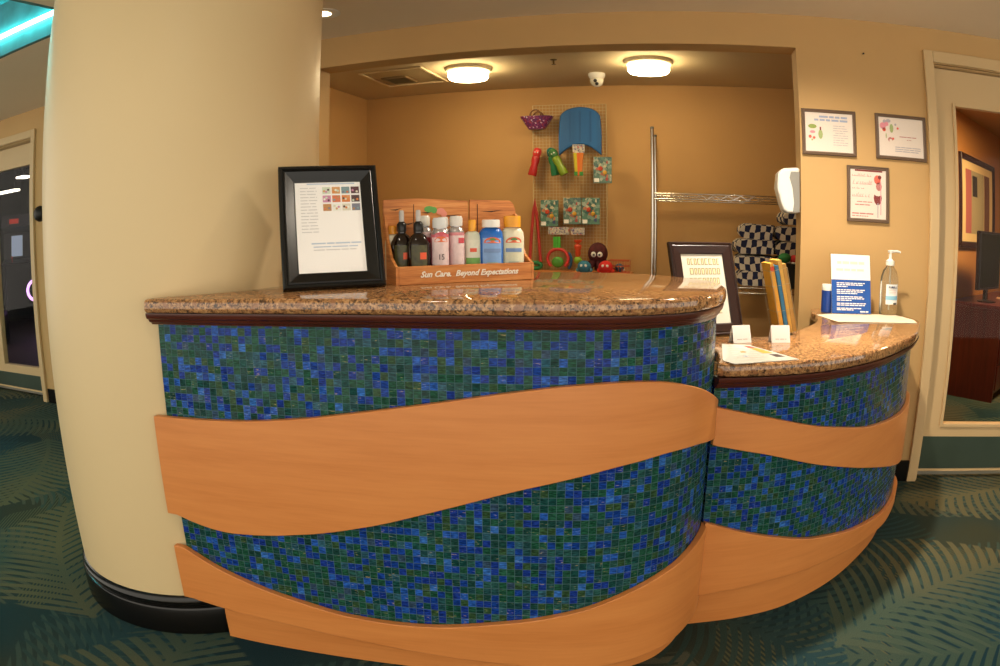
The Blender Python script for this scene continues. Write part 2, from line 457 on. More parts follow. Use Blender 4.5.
def resample(C, step):
    s = np.r_[0, np.cumsum(np.hypot(*np.diff(C, axis=0).T))]; n = max(2, int(s[-1] / step)); t = np.linspace(0, s[-1], n + 1)
    return np.stack([np.interp(t, s, C[:, 0]), np.interp(t, s, C[:, 1])], 1)
def arclen(C): return np.r_[0, np.cumsum(np.hypot(*np.diff(C, axis=0).T))]
def offset(C, d):
    T = np.gradient(C, axis=0); T /= np.linalg.norm(T, axis=1)[:, None]
    return C + d * np.stack([T[:, 1], -T[:, 0]], 1)
def strip(C, d_in, d_out, ztop, zbot, s=None, outer_profile=None):
    """solid band that follows the plan curve C between two offsets; ztop, zbot are numbers or arrays along the curve"""
    mb = MB(); n = len(C); s = arclen(C) if s is None else s
    I = offset(C, d_in); O = offset(C, d_out)
    zt = np.broadcast_to(np.asarray(ztop, float), (n,)); zb = np.broadcast_to(np.asarray(zbot, float), (n,))
    rows = []
    for i in range(n):
        rows.append([mb.pt((O[i][0], O[i][1], zb[i])), mb.pt((O[i][0], O[i][1], zt[i])), mb.pt((I[i][0], I[i][1], zt[i])), mb.pt((I[i][0], I[i][1], zb[i]))])
    for i in range(n - 1):
        a, b = rows[i], rows[i + 1]
        mb.face([a[0], b[0], b[1], a[1]], 0, [(s[i], zb[i]), (s[i + 1], zb[i + 1]), (s[i + 1], zt[i + 1]), (s[i], zt[i])])
        for k in (1, 2, 3):
            k2 = (k + 1) % 4
            mb.face([a[k], b[k], b[k2], a[k2]], 0, [(s[i], 0), (s[i + 1], 0), (s[i + 1], .05), (s[i], .05)])
    mb.face(rows[0], 0, [(0, zb[0]), (0, zt[0]), (d_in - d_out, zt[0]), (d_in - d_out, zb[0])])
    mb.face(rows[-1][::-1], 0, [(0, zb[0]), (0, zt[0]), (.03, zt[0]), (.03, zb[0])])
    return mb
def swept(C, prof, fac=None):
    """closed cross-section [(offset, z)...] swept along plan curve"""
    mb = MB(); n = len(C); T = np.gradient(C, axis=0); T /= np.linalg.norm(T, axis=1)[:, None]
    N = np.stack([T[:, 1], -T[:, 0]], 1); k = len(prof); rows = []
    for i in range(n): rows.append([mb.pt((C[i][0] + N[i][0] * d * (1 if fac is None else fac[i]), C[i][1] + N[i][1] * d * (1 if fac is None else fac[i]), z)) for d, z in prof])
    for i in range(n - 1):
        for j in range(k):
            j2 = (j + 1) % k; mb.face([rows[i][j], rows[i + 1][j], rows[i + 1][j2], rows[i][j2]])
    mb.face(rows[0]); mb.face(rows[-1][::-1])
    return mb

# ================================================================== THE SETTING
D = 3.337            # plane of the front wall
WT = 0.15
BACK = 5.25
mb = MB().box((-12, -1.7, -0.05), (6, 9, 0)); struct('floor', mb, CARPET, 'teal and olive carpet with a palm frond pattern', 'floor')
mb = MB()
mb.box((-7.5, 2.18, CEIL), (6, D + WT, CEIL + .1))
mb.box((-2.53, -1.6, CEIL), (6, 2.18, CEIL + .1))
struct('ceiling', mb, CEILM, 'flat tan painted ceiling over the lobby and desk', 'ceiling')
mb = MB()
mb.box((-7.5, -1.6, 2.62), (-2.53, 2.18, 2.66))
mb.box((-7.5, 2.15, CEIL), (-2.53, 2.18, 2.62)); mb.box((-2.56, -1.6, CEIL), (-2.53, 2.15, 2.62))
struct('trim_1', mb, mat('cove_glow_paint', '45787c', 0.6, noise=0.3, nscale=6), 'recessed ceiling cove lit cyan by a tube', 'ceiling cove')  # teal in the paint stands in for part of the tube's cyan glow
mb = MB().box((-2.8, D + WT, CEIL), (1.6, BACK + .1, CEIL + .1)); struct('ceiling_backroom', mb, mat('backroom_ceiling_paint', 'c9b58e', 0.85, noise=.02, nscale=2), 'ceiling of the back room with two round lamps', 'ceiling')

# front wall: opening for the desk, two doors
mb = MB()
def wseg(x0, x1, z0, z1): mb.box((x0, D, z0), (x1, D + WT, z1))
wseg(-7.5, -5.62, 0, CEIL); wseg(-5.62, -4.63, 2.06, CEIL); wseg(-4.63, -1.95, 0, CEIL)
wseg(-1.95, 0.562, 2.122, CEIL); wseg(0.562, 1.29, 0, CEIL); wseg(1.29, 2.26, 2.10, CEIL); wseg(2.26, 6, 0, CEIL)
struct('wall_front', mb, WALL, 'tan wall with wide pass-through opening above the desk', 'wall')
mb = MB().box((-2.72, BACK, 0), (1.6, BACK + .1, CEIL)); struct('wall_back', mb, WALLB, 'warm tan back wall of the room behind the desk', 'wall')
mb = MB().box((-2.67, D + WT, 0), (-2.57, BACK, CEIL)); struct('wall_left', mb, WALLB, 'left side wall of the room behind the desk', 'wall')
mb = MB().box((1.20, D + WT, 0), (1.30, BACK, CEIL)); struct('wall_right', mb, WALLB, 'right side wall of the room behind the desk', 'wall')

# casing of the doorway on the back room's left wall
t = MB()
t.box((-2.572, 4.46, 0), (-2.545, 4.55, 2.13)); t.box((-2.572, 3.6, 2.04), (-2.545, 4.46, 2.13)); t.box((-2.571, 3.6, 0), (-2.56, 4.46, 2.04))
struct('door_3', t, mat('cream_door_paint', 'd8c39a', .45), 'pale cased doorway on the side wall of the back room', 'door', bevel=.003)

# baseboards
mb = MB().box((-4.56, D - .015, 0), (-1.95, D, .11)); struct('baseboard_left', mb, BLACKT, 'black baseboard beside the column', 'baseboard')
mb = MB().box((0.6, D - .015, 0), (1.241, D, .11)); struct('baseboard_right', mb, BLACKT, 'black baseboard between the desk and the glass door', 'baseboard')

# right glass door
def door(name, x0, x1, label, hinge, zt, gx0, gx1, gz0, gz1, yl, handle):
    root = thing(name, label, 'door', (x0, D, 0)); root['kind'] = 'structure'
    c = MB(); w = .053; dpt = .022
    prof = [(x0 - w, x0, 0, zt + .06), (x1, x1 + w, 0, zt + .06)]
    for a, b_, z0, z1 in prof: c.box((a - x0, -dpt, z0), (b_ - x0, .0, z1))
    c.box((0, -dpt, zt), (x1 - x0, 0, zt + .06))
    # jamb lining + stop
    c.box((-.0, 0, 0), (.012, WT, zt)); c.box((x1 - x0 - .012, 0, 0), (x1 - x0, WT, zt)); c.box((.012, 0, zt - .012), (x1 - x0 - .012, WT, zt))
    build('casing', c, TRIMP, root, bevel=.004)
    f = MB(); X0, X1 = .014, x1 - x0 - .014; y0, y1 = yl, yl + .042
    f.box((X0, y0, .035), (gx0 - x0, y1, zt - .016)); f.box((gx1 - x0, y0, .035), (X1, y1, zt - .016))
    f.box((gx0 - x0, y0, .035), (gx1 - x0, y1, gz0)); f.box((gx0 - x0, y0, gz1), (gx1 - x0, y1, zt - .016))
    leaf = build('door_leaf', f, TRIMP, root)
    b = MB(); bw = .018
    b.box((gx0 - x0 - bw, y0 - .008, gz0 - bw), (gx0 - x0, y0 + .001, gz1 + bw)); b.box((gx1 - x0, y0 - .008, gz0 - bw), (gx1 - x0 + bw, y0 + .001, gz1 + bw))
    b.box((gx0 - x0, y0 - .008, gz0 - bw), (gx1 - x0, y0 + .001, gz0)); b.box((gx0 - x0, y0 - .008, gz1), (gx1 - x0, y0 + .001, gz1 + bw))
    build('glazing_bead', b, TRIMP, leaf, bevel=.002)
    g_ = MB().box((gx0 - x0 - .005, y0 + .018, gz0 - .005), (gx1 - x0 + .005, y0 + .023, gz1 + .005)); build('pane', g_, GLASS, leaf)
    k = MB().box((X0 + .004, y0 - .003, .05), (X1 - .004, y0 - .0002, gz0 - .07)); build('kick_plate', k, mat('dark_kick_plate', '4c5a4e', .34, metal=.6, noise=.1, nscale=3), root)
    s_ = MB().box((X0, y0 - .006, .018), (X1, y0 + .03, .036)); build('door_sweep', s_, STEEL, root)
    h = MB(); hx = handle - x0
    h.lathe([(.028, 0), (.028, .008), (.012, .012), (.012, .045), (.028, .05), (.03, .065), (.022, .075)], 20)
    build('door_knob', h, STEEL, root, (hx, y0, 1.0), (PI / 2, 0, 0), smooth=40)
    return root
door('door_1', 1.294, 2.25, 'glass panelled door to the office at the right edge', 'r', 2.11, 1.428, 2.12, .295, 1.905, .045, 2.19)
door('door_2', -5.62, -4.632, 'glass panelled door to the dark arcade left of the column', 'r', 2.07, -5.345, -4.745, .24, 1.875, .09, -5.50)

# ------------------------------------------------------------------ column
cx, cy = -1.645, 1.849
t = thing('column', 'big round cream column with black base at the left of the desk', 'column', (cx, cy, 0))
build('shaft', MB().lathe([(.499, .1), (.499, CEIL)], 96), COLP, t, smooth=40)
bp_ = [(.499, 0), (.515, 0), (.515, .090), (.512, .096), (.507, .098), (.507, .106), (.511, .111), (.511, .118), (.506, .124), (.504, .134), (.499, .138)]
build('base_trim', MB().lathe(bp_, 96), BLACKT, t, smooth=35)

# ------------------------------------------------------------------ reception desk
MH = [(-1.362, 1.420), (-1.198, 1.435), (-1.02, 1.459), (-.7, 1.502), (-.5, 1.530), (-.304, 1.562), (-.19, 1.590), (-.08, 1.645), (.0, 1.712), (.048, 1.787), (.080, 1.872), (.093, 1.97), (.093, 2.06), (.066, 2.17), (0, 2.27)]
ML = [(.0945, 1.915), (.25, 1.965), (.404, 2.04), (.54, 2.15), (.664, 2.28), (.79, 2.45), (.893, 2.615), (.98, 2.8), (1.03, 2.93), (1.058, 3.02), (1.066, 3.1), (1.05, 3.2), (1.0, 3.3)]
CH = resample(catmull(MH), .012); SH = arclen(CH)
CLo = resample(catmull(ML), .012); SL = arclen(CLo)
def smoothtab(s, tab):
    a = np.array(tab); z = np.interp(s, a[:, 0], a[:, 1])
    k = np.hanning(15); k /= k.sum(); zp = np.r_[np.full(7, 2 * z[0]) - z[7:0:-1], z, np.full(7, 2 * z[-1]) - z[-2:-9:-1]]
    return np.convolve(zp, k, 'valid')
upt = smoothtab(SH, [(0.0, 0.731), (0.153, 0.734), (0.302, 0.741), (0.463, 0.759), (0.563, 0.775), (0.778, 0.810), (0.926, 0.836), (1.089, 0.860), (1.204, 0.868), (1.315, 0.865), (1.401, 0.849), (1.5, 0.816), (1.615, 0.764), (1.75, .72), (2.05, .64)])
upb = smoothtab(SH, [(0.0, 0.432), (0.072, 0.414), (0.174, 0.401), (0.316, 0.412), (0.484, 0.441), (0.64, 0.482), (0.767, 0.525), (0.972, 0.593), (1.21, 0.655), (1.367, 0.678), (1.47, .674), (1.572, 0.657), (1.75, .625), (2.05, .55)])
lot = smoothtab(SH, [(0.0, 0.325), (0.111, 0.277), (0.288, 0.224), (0.508, 0.182), (0.65, .174), (0.749, 0.177), (0.807, 0.182), (1.033, 0.219), (1.163, 0.253), (1.279, 0.291), (1.391, 0.327), (1.53, 0.36), (1.613, 0.375), (1.75, .385), (2.05, .37)])
lob = smoothtab(SH, [(0.0, 0.145), (0.148, 0.133), (0.356, 0.119), (0.639, 0.094), (0.859, 0.075), (1.1, .062), (1.274, 0.06), (1.444, 0.072), (1.6, .085), (2.05, .10)])
# stepped bands end a little beyond the tiles on the left
def extend_left(C, *arrs, d=.036):
    v = (C[0] - C[1]) / np.linalg.norm(C[0] - C[1]); C2 = np.vstack([C[0] + v * d, C])
    return (C2,) + tuple(np.r_[a[0], a] for a in arrs)
ZT_H, ZT_L = 1.0640, 0.8625
desk = thing('reception_counter', 'tall curved front desk body clad in blue green mosaic with wavy wood bands', 'counter', (0, 0, 0))
def closed_poly(C, din, back): return [tuple(p) for p in offset(C, din)] + list(back)
backH = [(-.12, 2.33), (-.30, 2.36), (-.54, 2.31), (-.97, 2.19), (-1.17, 2.02), (-1.10, 1.66), (-1.30, 1.48)]
build('core', MB().prism(closed_poly(CH, -.051, backH), .10, .99), mat('desk_core', '4a3626', .6), desk, smooth=30)
build('mosaic_panel', strip(CH, -.05, 0, .995, lob + .02), MOSAIC, desk, smooth=30)
TS = SH > .075
build('toe_kick', strip(CH[TS], -.05, -.024, lob[TS] + .02, 0), MAPLE, desk, smooth=30)
C2, a, b = extend_left(CH, upt, upb); build('upper_band', strip(C2, .0005, .020, a, b), MAPLE, desk, smooth=30, bevel=.002)
C2, a, b = extend_left(CH, lot, lob); build('lower_band', strip(C2, .0005, .020, a, b), MAPLE, desk, smooth=30, bevel=.002)
prof_t = [(-.01, .991), (.006, .991), (.010, .996), (.018, .999), (.022, 1.006), (.030, 1.010), (.034, 1.018), (.034, 1.025), (-.01, 1.025)]
C2, fc = extend_left(CH, np.interp(SH, [0, 1.35, 1.6], [1, 1, .6]), d=.018); build('trim_moulding', swept(C2, prof_t, fc), MAHOG, desk, smooth=30)

def slab(outline, z0, z1, r=.012):
    """stone slab with rounded-over edges from a dense closed outline"""
    mb = MB(); P = np.array(outline)
    if sum(P[i][0] * P[(i + 1) % len(P)][1] - P[(i + 1) % len(P)][0] * P[i][1] for i in range(len(P))) < 0: P = P[::-1]
    T = np.roll(P, -1, 0) - np.roll(P, 1, 0); T /= np.linalg.norm(T, axis=1)[:, None]; N = np.stack([T[:, 1], -T[:, 0]], 1)
    rows = []
    for ang, zc, sg in [(0, 0, 0), (1, 0, 0), (2, 0, 0), (3, 0, 0), (3, 1, 0), (2, 1, 0), (1, 1, 0), (0, 1, 0)]:
        q = ang * PI / 6
        ins = r * (1 - math.sin(q)); z = (z0 + r * (1 - math.cos(q))) if zc == 0 else (z1 - r * (1 - math.cos(q)))
        rows.append([mb.pt((p[0] - n[0] * ins, p[1] - n[1] * ins, z)) for p, n in zip(P, N)])
    k = len(P)
    for a, b in zip(rows[:-1], rows[1:]):
        for i in range(k): mb.face([a[i], a[(i + 1) % k], b[(i + 1) % k], b[i]])
    mb.face(rows[0][::-1]); mb.face(rows[-1])
    return mb
gf = CH + (offset(CH, 1.0) - CH) * np.interp(SH, [0, 1.35, 1.6], [.040, .040, .026])[:, None]; keep = SH < 1.72
front = [tuple(p) for p in gf[keep]]
front = [(-1.374, 1.378)] + front
arc_c = [(cx + .5015 * math.cos(q), cy + .5015 * math.sin(q)) for q in np.linspace(R(24), R(-57.5), 24)]
pts = front + [tuple(p) for p in catmull([front[-1], (.114, 2.08), (.084, 2.19), (.017, 2.28), (-.12, 2.385), (-.30, 2.42), (-.54, 2.375), (-.97, 2.234), arc_c[0]], 6)][1:] + arc_c[1:]
dense = resample(np.array(pts + [pts[0]]), .012)[:-1]
go = build('granite_countertop', slab(dense, 1.0255, ZT_H), GRANITE, smooth=50)
tag(go, 'polished brown granite top of the tall front desk, under the black photo frame', 'countertop')

low = thing('reception_counter', 'lower curved desk section at the right with mosaic and wood bands', 'counter', (0, 0, 0))
backL = [(.66, 3.3), (.62, 3.05), (.56, 2.84), (.44, 2.62), (.36, 2.48), (.24, 2.37), (.125, 2.42), (.112, 2.2), (.108, 2.0)]
build('core', MB().prism(closed_poly(CLo, -.051, backL), .10, .80), mat('desk_core'), low, smooth=30)
upt2 = smoothtab(SL, [(0.0, 0.738), (0.17, 0.699), (0.36, 0.651), (0.66, 0.593), (0.93, 0.564), (1.2, .548), (1.41, 0.535), (1.83, .53)])
upb2 = smoothtab(SL, [(0.0, 0.626), (0.19, 0.583), (0.385, 0.523), (0.61, 0.462), (0.96, 0.37), (1.2, .31), (1.41, 0.265), (1.83, .24)])
lot2 = smoothtab(SL, [(0.0, 0.385), (0.15, 0.333), (0.38, 0.269), (0.65, 0.215), (1.0, 0.162), (1.41, 0.122), (1.83, .115)])
lob2 = smoothtab(SL, [(0.0, 0.131), (0.28, 0.155), (0.57, 0.143), (0.9, .11), (1.04, 0.095), (1.4, .07), (1.83, .06)])
build('mosaic_panel', strip(CLo, -.05, 0, .794, lob2 + .02), MOSAIC, low, smooth=30)
build('toe_kick', strip(CLo, -.05, -.024, lob2 + .02, 0), MAPLE, low, smooth=30)
build('upper_band', strip(CLo, .0005, .020, upt2, upb2), MAPLE, low, smooth=30, bevel=.002)
build('lower_band', strip(CLo, .0005, .020, lot2, lob2), MAPLE, low, smooth=30, bevel=.002)
build('trim_moulding', swept(CLo, [(d_, z_ - .2025) for d_, z_ in prof_t]), MAHOG, low, smooth=30)
gl_ = [tuple(p) for p in offset(CLo, .036)]
pts = [(.124, 1.893)] + gl_[4:-20] + [(1.075, 3.2), (1.03, 3.29), (.95, 3.332), (.70, 3.334), (.62, 3.32)] + [tuple(p) for p in catmull([(.60, 3.2), (.60, 3.05), (.55, 2.83), (.44, 2.60), (.36, 2.47), (.24, 2.385), (.15, 2.47), (-.09, 2.50)], 5)] + [(-.10, 2.41), (.02, 2.325), (.079, 2.20), (.1055, 2.08), (.1055, 1.97), (.096, 1.90)]
dense = resample(np.array(pts + [pts[0]]), .012)[:-1]
go = build('granite_countertop', slab(dense, .824, ZT_L, .010), GRANITE, smooth=50)
tag(go, 'polished brown granite top of the lower desk section, under the hand sanitizer', 'countertop')

# ================================================================== THINGS ON THE TALL COUNTER
def frame_mb(w, h, b, d, lip=.008, inner_drop=.012):
    """picture frame standing in the xz plane, front toward -y, lower left corner at (-w/2, 0, 0)"""
    mb = MB()
    def ring(ins, y): return [(-w / 2 + ins, y, ins), (w / 2 - ins, y, ins), (w / 2 - ins, y, h - ins), (-w / 2 + ins, y, h - ins)]
    rings = [ring(0, d), ring(0, .004), ring(.004, 0), ring(lip, 0), ring(lip + .004, .004), ring(lip + .008, .002), ring(b - .004, inner_drop), ring(b, inner_drop + .002), ring(b, d)]
    ids = [[mb.pt(p) for p in r] for r in rings]
    for a, c in zip(ids[:-1], ids[1:]):
        for k in range(4): mb.face([a[k], a[(k + 1) % 4], c[(k + 1) % 4], c[k]])
    a, c = ids[-1], ids[0]
    for k in range(4): mb.face([a[k], a[(k + 1) % 4], c[(k + 1) % 4], c[k]])
    return mb
def stroke(mb, x0, x1, z, hgt, mi, y=-.0006):
    mb.quad([(x0, y, z - hgt / 2), (x1, y, z - hgt / 2), (x1, y, z + hgt / 2), (x0, y, z + hgt / 2)], mi)
def words(mb, x0, x1, z, hgt, mi, y=-.0006, wl=(.008, .02), gap=.003, rnd=None):
    rnd = rnd or random; x = x0
    while x < x1 - .003:
        l = min(rnd.uniform(*wl), x1 - x); stroke(mb, x, x + l, z, hgt, mi, y); x += l + gap
def disc(mb, x, z, r, mi, y=-.0008, n=10, sx=1.0, sz=1.0):
    mb.quad([(x + r * sx * math.cos(2 * PI * k / n), y, z + r * sz * math.sin(2 * PI * k / n)) for k in range(n)], mi)
pc = lambda n, c, r=.6: mat('print_' + n, c, r)

# black frame with the flyer
lean = R(21)
t = thing('photo_frame', 'black wooden photo frame holding a flyer, leaning on the tall counter by the column', 'photo frame', (-.902, 1.64, ZT_H + .0092), (-lean, 0, R(34)))
t.rotation_euler = (Matrix.Rotation(R(37), 3, 'Z') @ Matrix.Rotation(-lean, 3, 'X')).to_euler()
W_, H_ = .283, .362
build('frame', frame_mb(W_, H_, .047, .024, .010, .016), mat('black_lacquer', '0c0d0e', .25), t)
f = MB(); f.box((-W_ / 2 + .044, .018, .044), (W_ / 2 - .044, .021, H_ - .044), 0)
f.M = Matrix.Translation((0, .018, 0))
pal = ['c9d6c4', 'd0a06a', '7f9aa0', '5a3a40', 'c98fae', 'd07a58', 'd8864a', '5d4a4a', 'b98a5a', 'e9ece4', 'd8d6c4', '7c8090']
fm = [mat('flyer_paper', 'f4f3f2', .5), pc('palegrey', 'd0d0d2'), pc('palebluegrey', 'b9c8dc')] + [pc('thumb%s' % 'abcdefghijkl'[i], c) for i, c in enumerate(pal)] + [pc('green', '5f9a4a'), pc('redmark', 'c2523c')]
stroke(f, -.06, .078, .3105, .004, 2)
for i in range(12):
    r_, c_ = divmod(i, 4); x = -.016 + c_ * .0275; z = .290 - r_ * .0262
    f.quad([(x, -.0006, z - .0105), (x + .0235, -.0006, z - .0105), (x + .0235, -.0006, z + .0105), (x, -.0006, z + .0105)], 3 + i)
    for q in range(3): disc(f, x + .005 + .006 * q, z + random.uniform(-.006, .006), .0035, 3 + (i * 5 + q * 3 + 1) % 12, -.0008)
for i in range(15): words(f, -.080, -.032, .298 - i * .0095, .0028, 1, wl=(.01, .03))
words(f, -.055, .085, .131, .004, 2, wl=(.02, .05)); words(f, -.05, .075, .121, .003, 2, wl=(.02, .05)); words(f, -.05, .07, .112, .003, 1, wl=(.02, .05))
build('flyer', f, fm, t)
build('glass_cover', MB().box((-W_ / 2 + .045, .0155, .045), (W_ / 2 - .045, .0165, H_ - .045)), GLASS, t)
build('easel_leg', MB().prism([(-.03, .02), (.03, .02), (.02, .25), (-.02, .25)], .024, .03, axis='y'), mat('black_lacquer'), t)

# sunscreen display crate
yaw = math.atan2(.27, .317); ZS = ZT_H + .0005
DW = .416
disp = thing('display_crate', 'low wooden sunscreen display crate with white script lettering on the tall counter', 'display crate', (-.779, 1.787, ZS), yaw)
n_ = MB(); n_.box((0, 0, 0), (DW, .010, .052)); build('front_board', n_, RUSTIC, disp, bevel=.0015)
build('bottom_board', MB().box((.004, .010, 0), (DW - .004, .122, .008)), RUSTIC, disp)
def sideboard(x): 
    pr = [(.0, 0), (.122, 0), (.122, .20), (.112, .20), (.09, .13), (.05, .075), (.01, .054), (0, .052)]
    return MB().prism(pr, x, x + .008, axis='x')
build('side_board', sideboard(-.0085), RUSTIC, disp); build('side_board', sideboard(DW + .0005), RUSTIC, disp)
bk = MB()
bk.prism([(-.008, 0), (.262, 0), (.262, .240), (.10, .248), (-.008, .244)], .123, .132, axis='y')
bk.prism([(.268, 0), (DW + .008, 0), (DW + .008, .212), (DW, .232), (DW - .012, .242), (.268, .244)], .123, .132, axis='y')
back_board = build('back_board', bk, RUSTIC, disp)
dk = MB()
for (x0, x1, z) in [(.01, .05, .215), (.11, .15, .205), (.17, .24, .195), (.30, .38, .208), (.05, .09, .172), (.19, .25, .165), (.31, .36, .18)]:
    dk.prism([(x0, z), ((x0 + x1) / 2, z - .003), (x1, z + .004), ((x0 + x1) / 2, z + .001)], .1222, .1229, axis='y')
for x in (.085, .292): dk.box((x, .1222, .01), (x + .002, .1229, .23))
build('grain_crack', dk, mat('dark_crack', '3a2014', .8), back_board)
pr_ = MB(); disc(pr_, .135, .215, .014, 0, .1215, 12, 1.2, .7); disc(pr_, .150, .212, .010, 0, .1213, 12); disc(pr_, .172, .208, .013, 1, .1215, 12, 1.1, .8); disc(pr_, .182, .200, .010, 1, .1213, 12)
build('printed_badge', pr_, [pc('leaf', '5d9a4c'), pc('pinkbadge', 'd98a78')], back_board)
text_mesh('lettering', 'Sun Care.  Beyond Expectations', .0235, mat('white_lettering', 'efe8da', .6), disp, (DW * .52, -.0008, .027), (PI / 2, 0, 0), shear=.35, weight=.03)

def onDisp(x, y, z=.008):
    c, s = math.cos(yaw), math.sin(yaw)
    return (-.779 + x * c - y * s, 1.787 + x * s + y * c, ZS + z)
def lbl_curve(r, sx, sy, z0, z1, a0, a1, n=10, push=.0006):
    """label wrapped on an oval bottle, centred on its front (-y) side"""
    mb = MB(); rows = []
    for k in range(n + 1):
        a = -PI / 2 + a0 + (a1 - a0) * k / n
        rows.append((mb.pt(((r * sx + push) * math.cos(a), (r * sy + push) * math.sin(a), z0)), mb.pt(((r * sx + push) * math.cos(a), (r * sy + push) * math.sin(a), z1))))
    for a, b in zip(rows[:-1], rows[1:]): mb.face([a[0], b[0], b[1], a[1]])
    return mb
def wrap_disc(r, sx, sy, zc, ra, rz, push, n=14):
    mb = MB(); pts = []
    for k in range(n):
        a = -PI / 2 + ra * math.cos(2 * PI * k / n); z = zc + rz * max(-.1, math.sin(2 * PI * k / n))
        pts.append(mb.pt(((r * sx + push) * math.cos(a), (r * sy + push) * math.sin(a), z)))
    c_ = mb.pt((0, -(r * sy + push), zc + .3 * rz))
    for k in range(n): mb.face([pts[k], pts[(k + 1) % n], c_])
    return mb
face_cam = yaw - R(12)
# two dark tanning oil spray bottles
def oil(loc, label, g):
    t = thing('spray_bottle', label, 'sunscreen bottle', loc, face_cam, g); t.scale = (1, 1, 1.07)
    build('bottle', MB().lathe([(.031, 0), (.034, .004), (.034, .088), (.032, .102), (.022, .120), (.012, .128), (.012, .134)], 28, sx=1.0, sy=.72), mat('dark_amber', '1a0f0a', .12, coat=.3), t, smooth=40)
    build('spray_head', MB().lathe([(.013, .132), (.014, .136), (.014, .152), (.010, .158), (.007, .160), (.0055, .164)], 20), BLACK, t, smooth=40)
    build('clear_cap', MB().lathe([(.0075, .158), (.0075, .184), (.006, .190), (0, .191)], 16), mat('smoky_cap', 'b8b4b0', .15), t, smooth=40)
    l = build('front_label', lbl_curve(.034, 1, .72, .020, .096, -.72, .72), mat('tropical_label', '45431f', .35, noise=.6, nscale=50), t, smooth=60)
    build('orange_sticker', lbl_curve(.034, 1, .72, .058, .076, .05, .62, push=.0012), mat('orange_sticker', 'e2582f', .4), l)
    return t
oil(onDisp(.034, .078), 'black tanning oil spray bottle at the far left of the crate', 'sunscreens in the crate')
oil(onDisp(.074, .045), 'black tanning oil spray bottle with an orange sticker, in front, beside the pink can', 'sunscreens in the crate')
# pink cans
def can(loc, label, number=None, capc='cfd2d2', body='c9707c', r=.0245, hh=.128):
    t = thing('spray_can', label, 'sunscreen bottle', loc, face_cam, 'sunscreens in the crate'); t.scale = (1, 1, 1.14)
    build('can', MB().lathe([(r - .002, 0), (r, .003), (r, hh - .012), (r - .004, hh - .003), (r - .009, hh + .002), (r - .009, hh + .006)], 28, mis=[0, 0, 1, 1, 1, 1]), [mat('can_' + body, body, .22, metal=.15), mat('can_shoulder', 'b9b5b5', .25, metal=.6)], t, smooth=40)
    build('cap', MB().lathe([(r - .006, hh + .004), (r - .005, hh + .008), (r - .005, hh + .024), (r - .008, hh + .030), (0, hh + .031)], 24), mat('cap_' + capc, capc, .2), t, smooth=40)
    l = build('front_label', lbl_curve(r, 1, 1, .012, hh - .02, -1.1, 1.1), mat('pale_can_label', 'd9c4c4' if number else 'd8dadc', .3, noise=.12, nscale=60), t, smooth=60)
    if number:
        build('sun_badge', wrap_disc(r, 1, 1, hh - .030, .75, .013, .0012), mat('orange_badge', 'd96a3c', .4), l)
        build('pink_arch', wrap_disc(r, 1, 1, hh - .022, .95, .016, .0009), mat('pink_arch', 'c4505e', .4), l)
        text_mesh('number', number, .020, mat('black_print', '26242a', .5), l, (0, -r - .0022, .058), (PI / 2, 0, 0))
    else:
        build('red_stripe', lbl_curve(r, 1, 1, hh - .04, hh - .026, .1, 1.0, push=.0012), mat('red_stripe', 'c24a54', .4), l)
    return t
can(onDisp(.138, .040), 'pink sunscreen spray can marked 15 in the middle of the crate', '15', r=.0265)
can(onDisp(.192, .048), 'tall silver and pink spray can right of the can marked 15', None, 'd5d2cc', 'c9858c', .0245, .132)
can(onDisp(.110, .095), 'white capped spray can standing behind the black bottle and the can marked 15', None, 'e0ddd2', 'cdb3b4', .022, .134)
can(onDisp(.168, .095), 'white capped spray can at the back between the two pink cans', None, 'd8d5cb', 'c9b0b4', .022, .13)
def lotion(loc, label, w, body, capc, hh, caph, capr, lab, lz, sy=.55, badge=True, ribs=True, strip_=None, group='sunscreens in the crate', leafc=None):
    t = thing('lotion_bottle', label, 'sunscreen bottle', loc, face_cam, group); t.scale = (1, 1, 1.14)
    prof = [(w * .94, 0), (w, .004), (w, hh * .80), (w * .93, hh * .90), (w * .74, hh * .97), (w * .45, hh)]
    build('bottle', MB().lathe(prof, 32, sx=1, sy=sy), mat('lotion_' + body, body, .28), t, smooth=40)
    cpm = MB()
    cpm.lathe([(capr, hh), (capr, hh + caph - .002), (capr - .002, hh + caph), (0, hh + caph)], 28, sx=1, sy=min(1, sy * 1.25 * w / capr if capr > w * .7 else 1))
    c_ = build('cap', cpm, mat('cap_' + capc, capc, .35), t, smooth=40)
    l = build('front_label', lbl_curve(w, 1, sy, lz[0], lz[1], -.85, .85), mat('label_' + lab, lab, .4, noise=.06, nscale=70), t, smooth=60)
    if badge:
        build('sun_badge', wrap_disc(w, 1, sy, lz[1] - .012, .72, .014, .0016), mat('coral_badge', 'de6a45', .4), l)
        if leafc: build('leaf_mark', wrap_disc(w, 1, sy, lz[1] - .006, .26, .006, .0022), mat('leaf_mark', leafc, .4), l)
        sm = lbl_curve(w, 1, sy, lz[1] - .038, lz[1] - .028, -.7, .7, push=.0016); build('brand_strip', sm, mat('brand_blue', '6f8fc0', .4), l)
        for q in range(3): build('text_line', lbl_curve(w, 1, sy, lz[0] + .008 + q * .011, lz[0] + .0105 + q * .011, -.55 + .05 * q, .55 - .05 * q, push=.0016), mat('pale_text', '9fb8b0', .5), l)
    if strip_:
        build('green_wave', lbl_curve(w, 1, sy, lz[0], lz[0] + .045, -.85, .85, push=.0014), mat('green_wave', strip_, .4, noise=.15, nscale=40), l)
        build('orange_tag', lbl_curve(w, 1, sy, lz[1] - .032, lz[1] - .022, -.35, .4, push=.0014), mat('orange_tag', 'd9593a', .4), l)
    return t
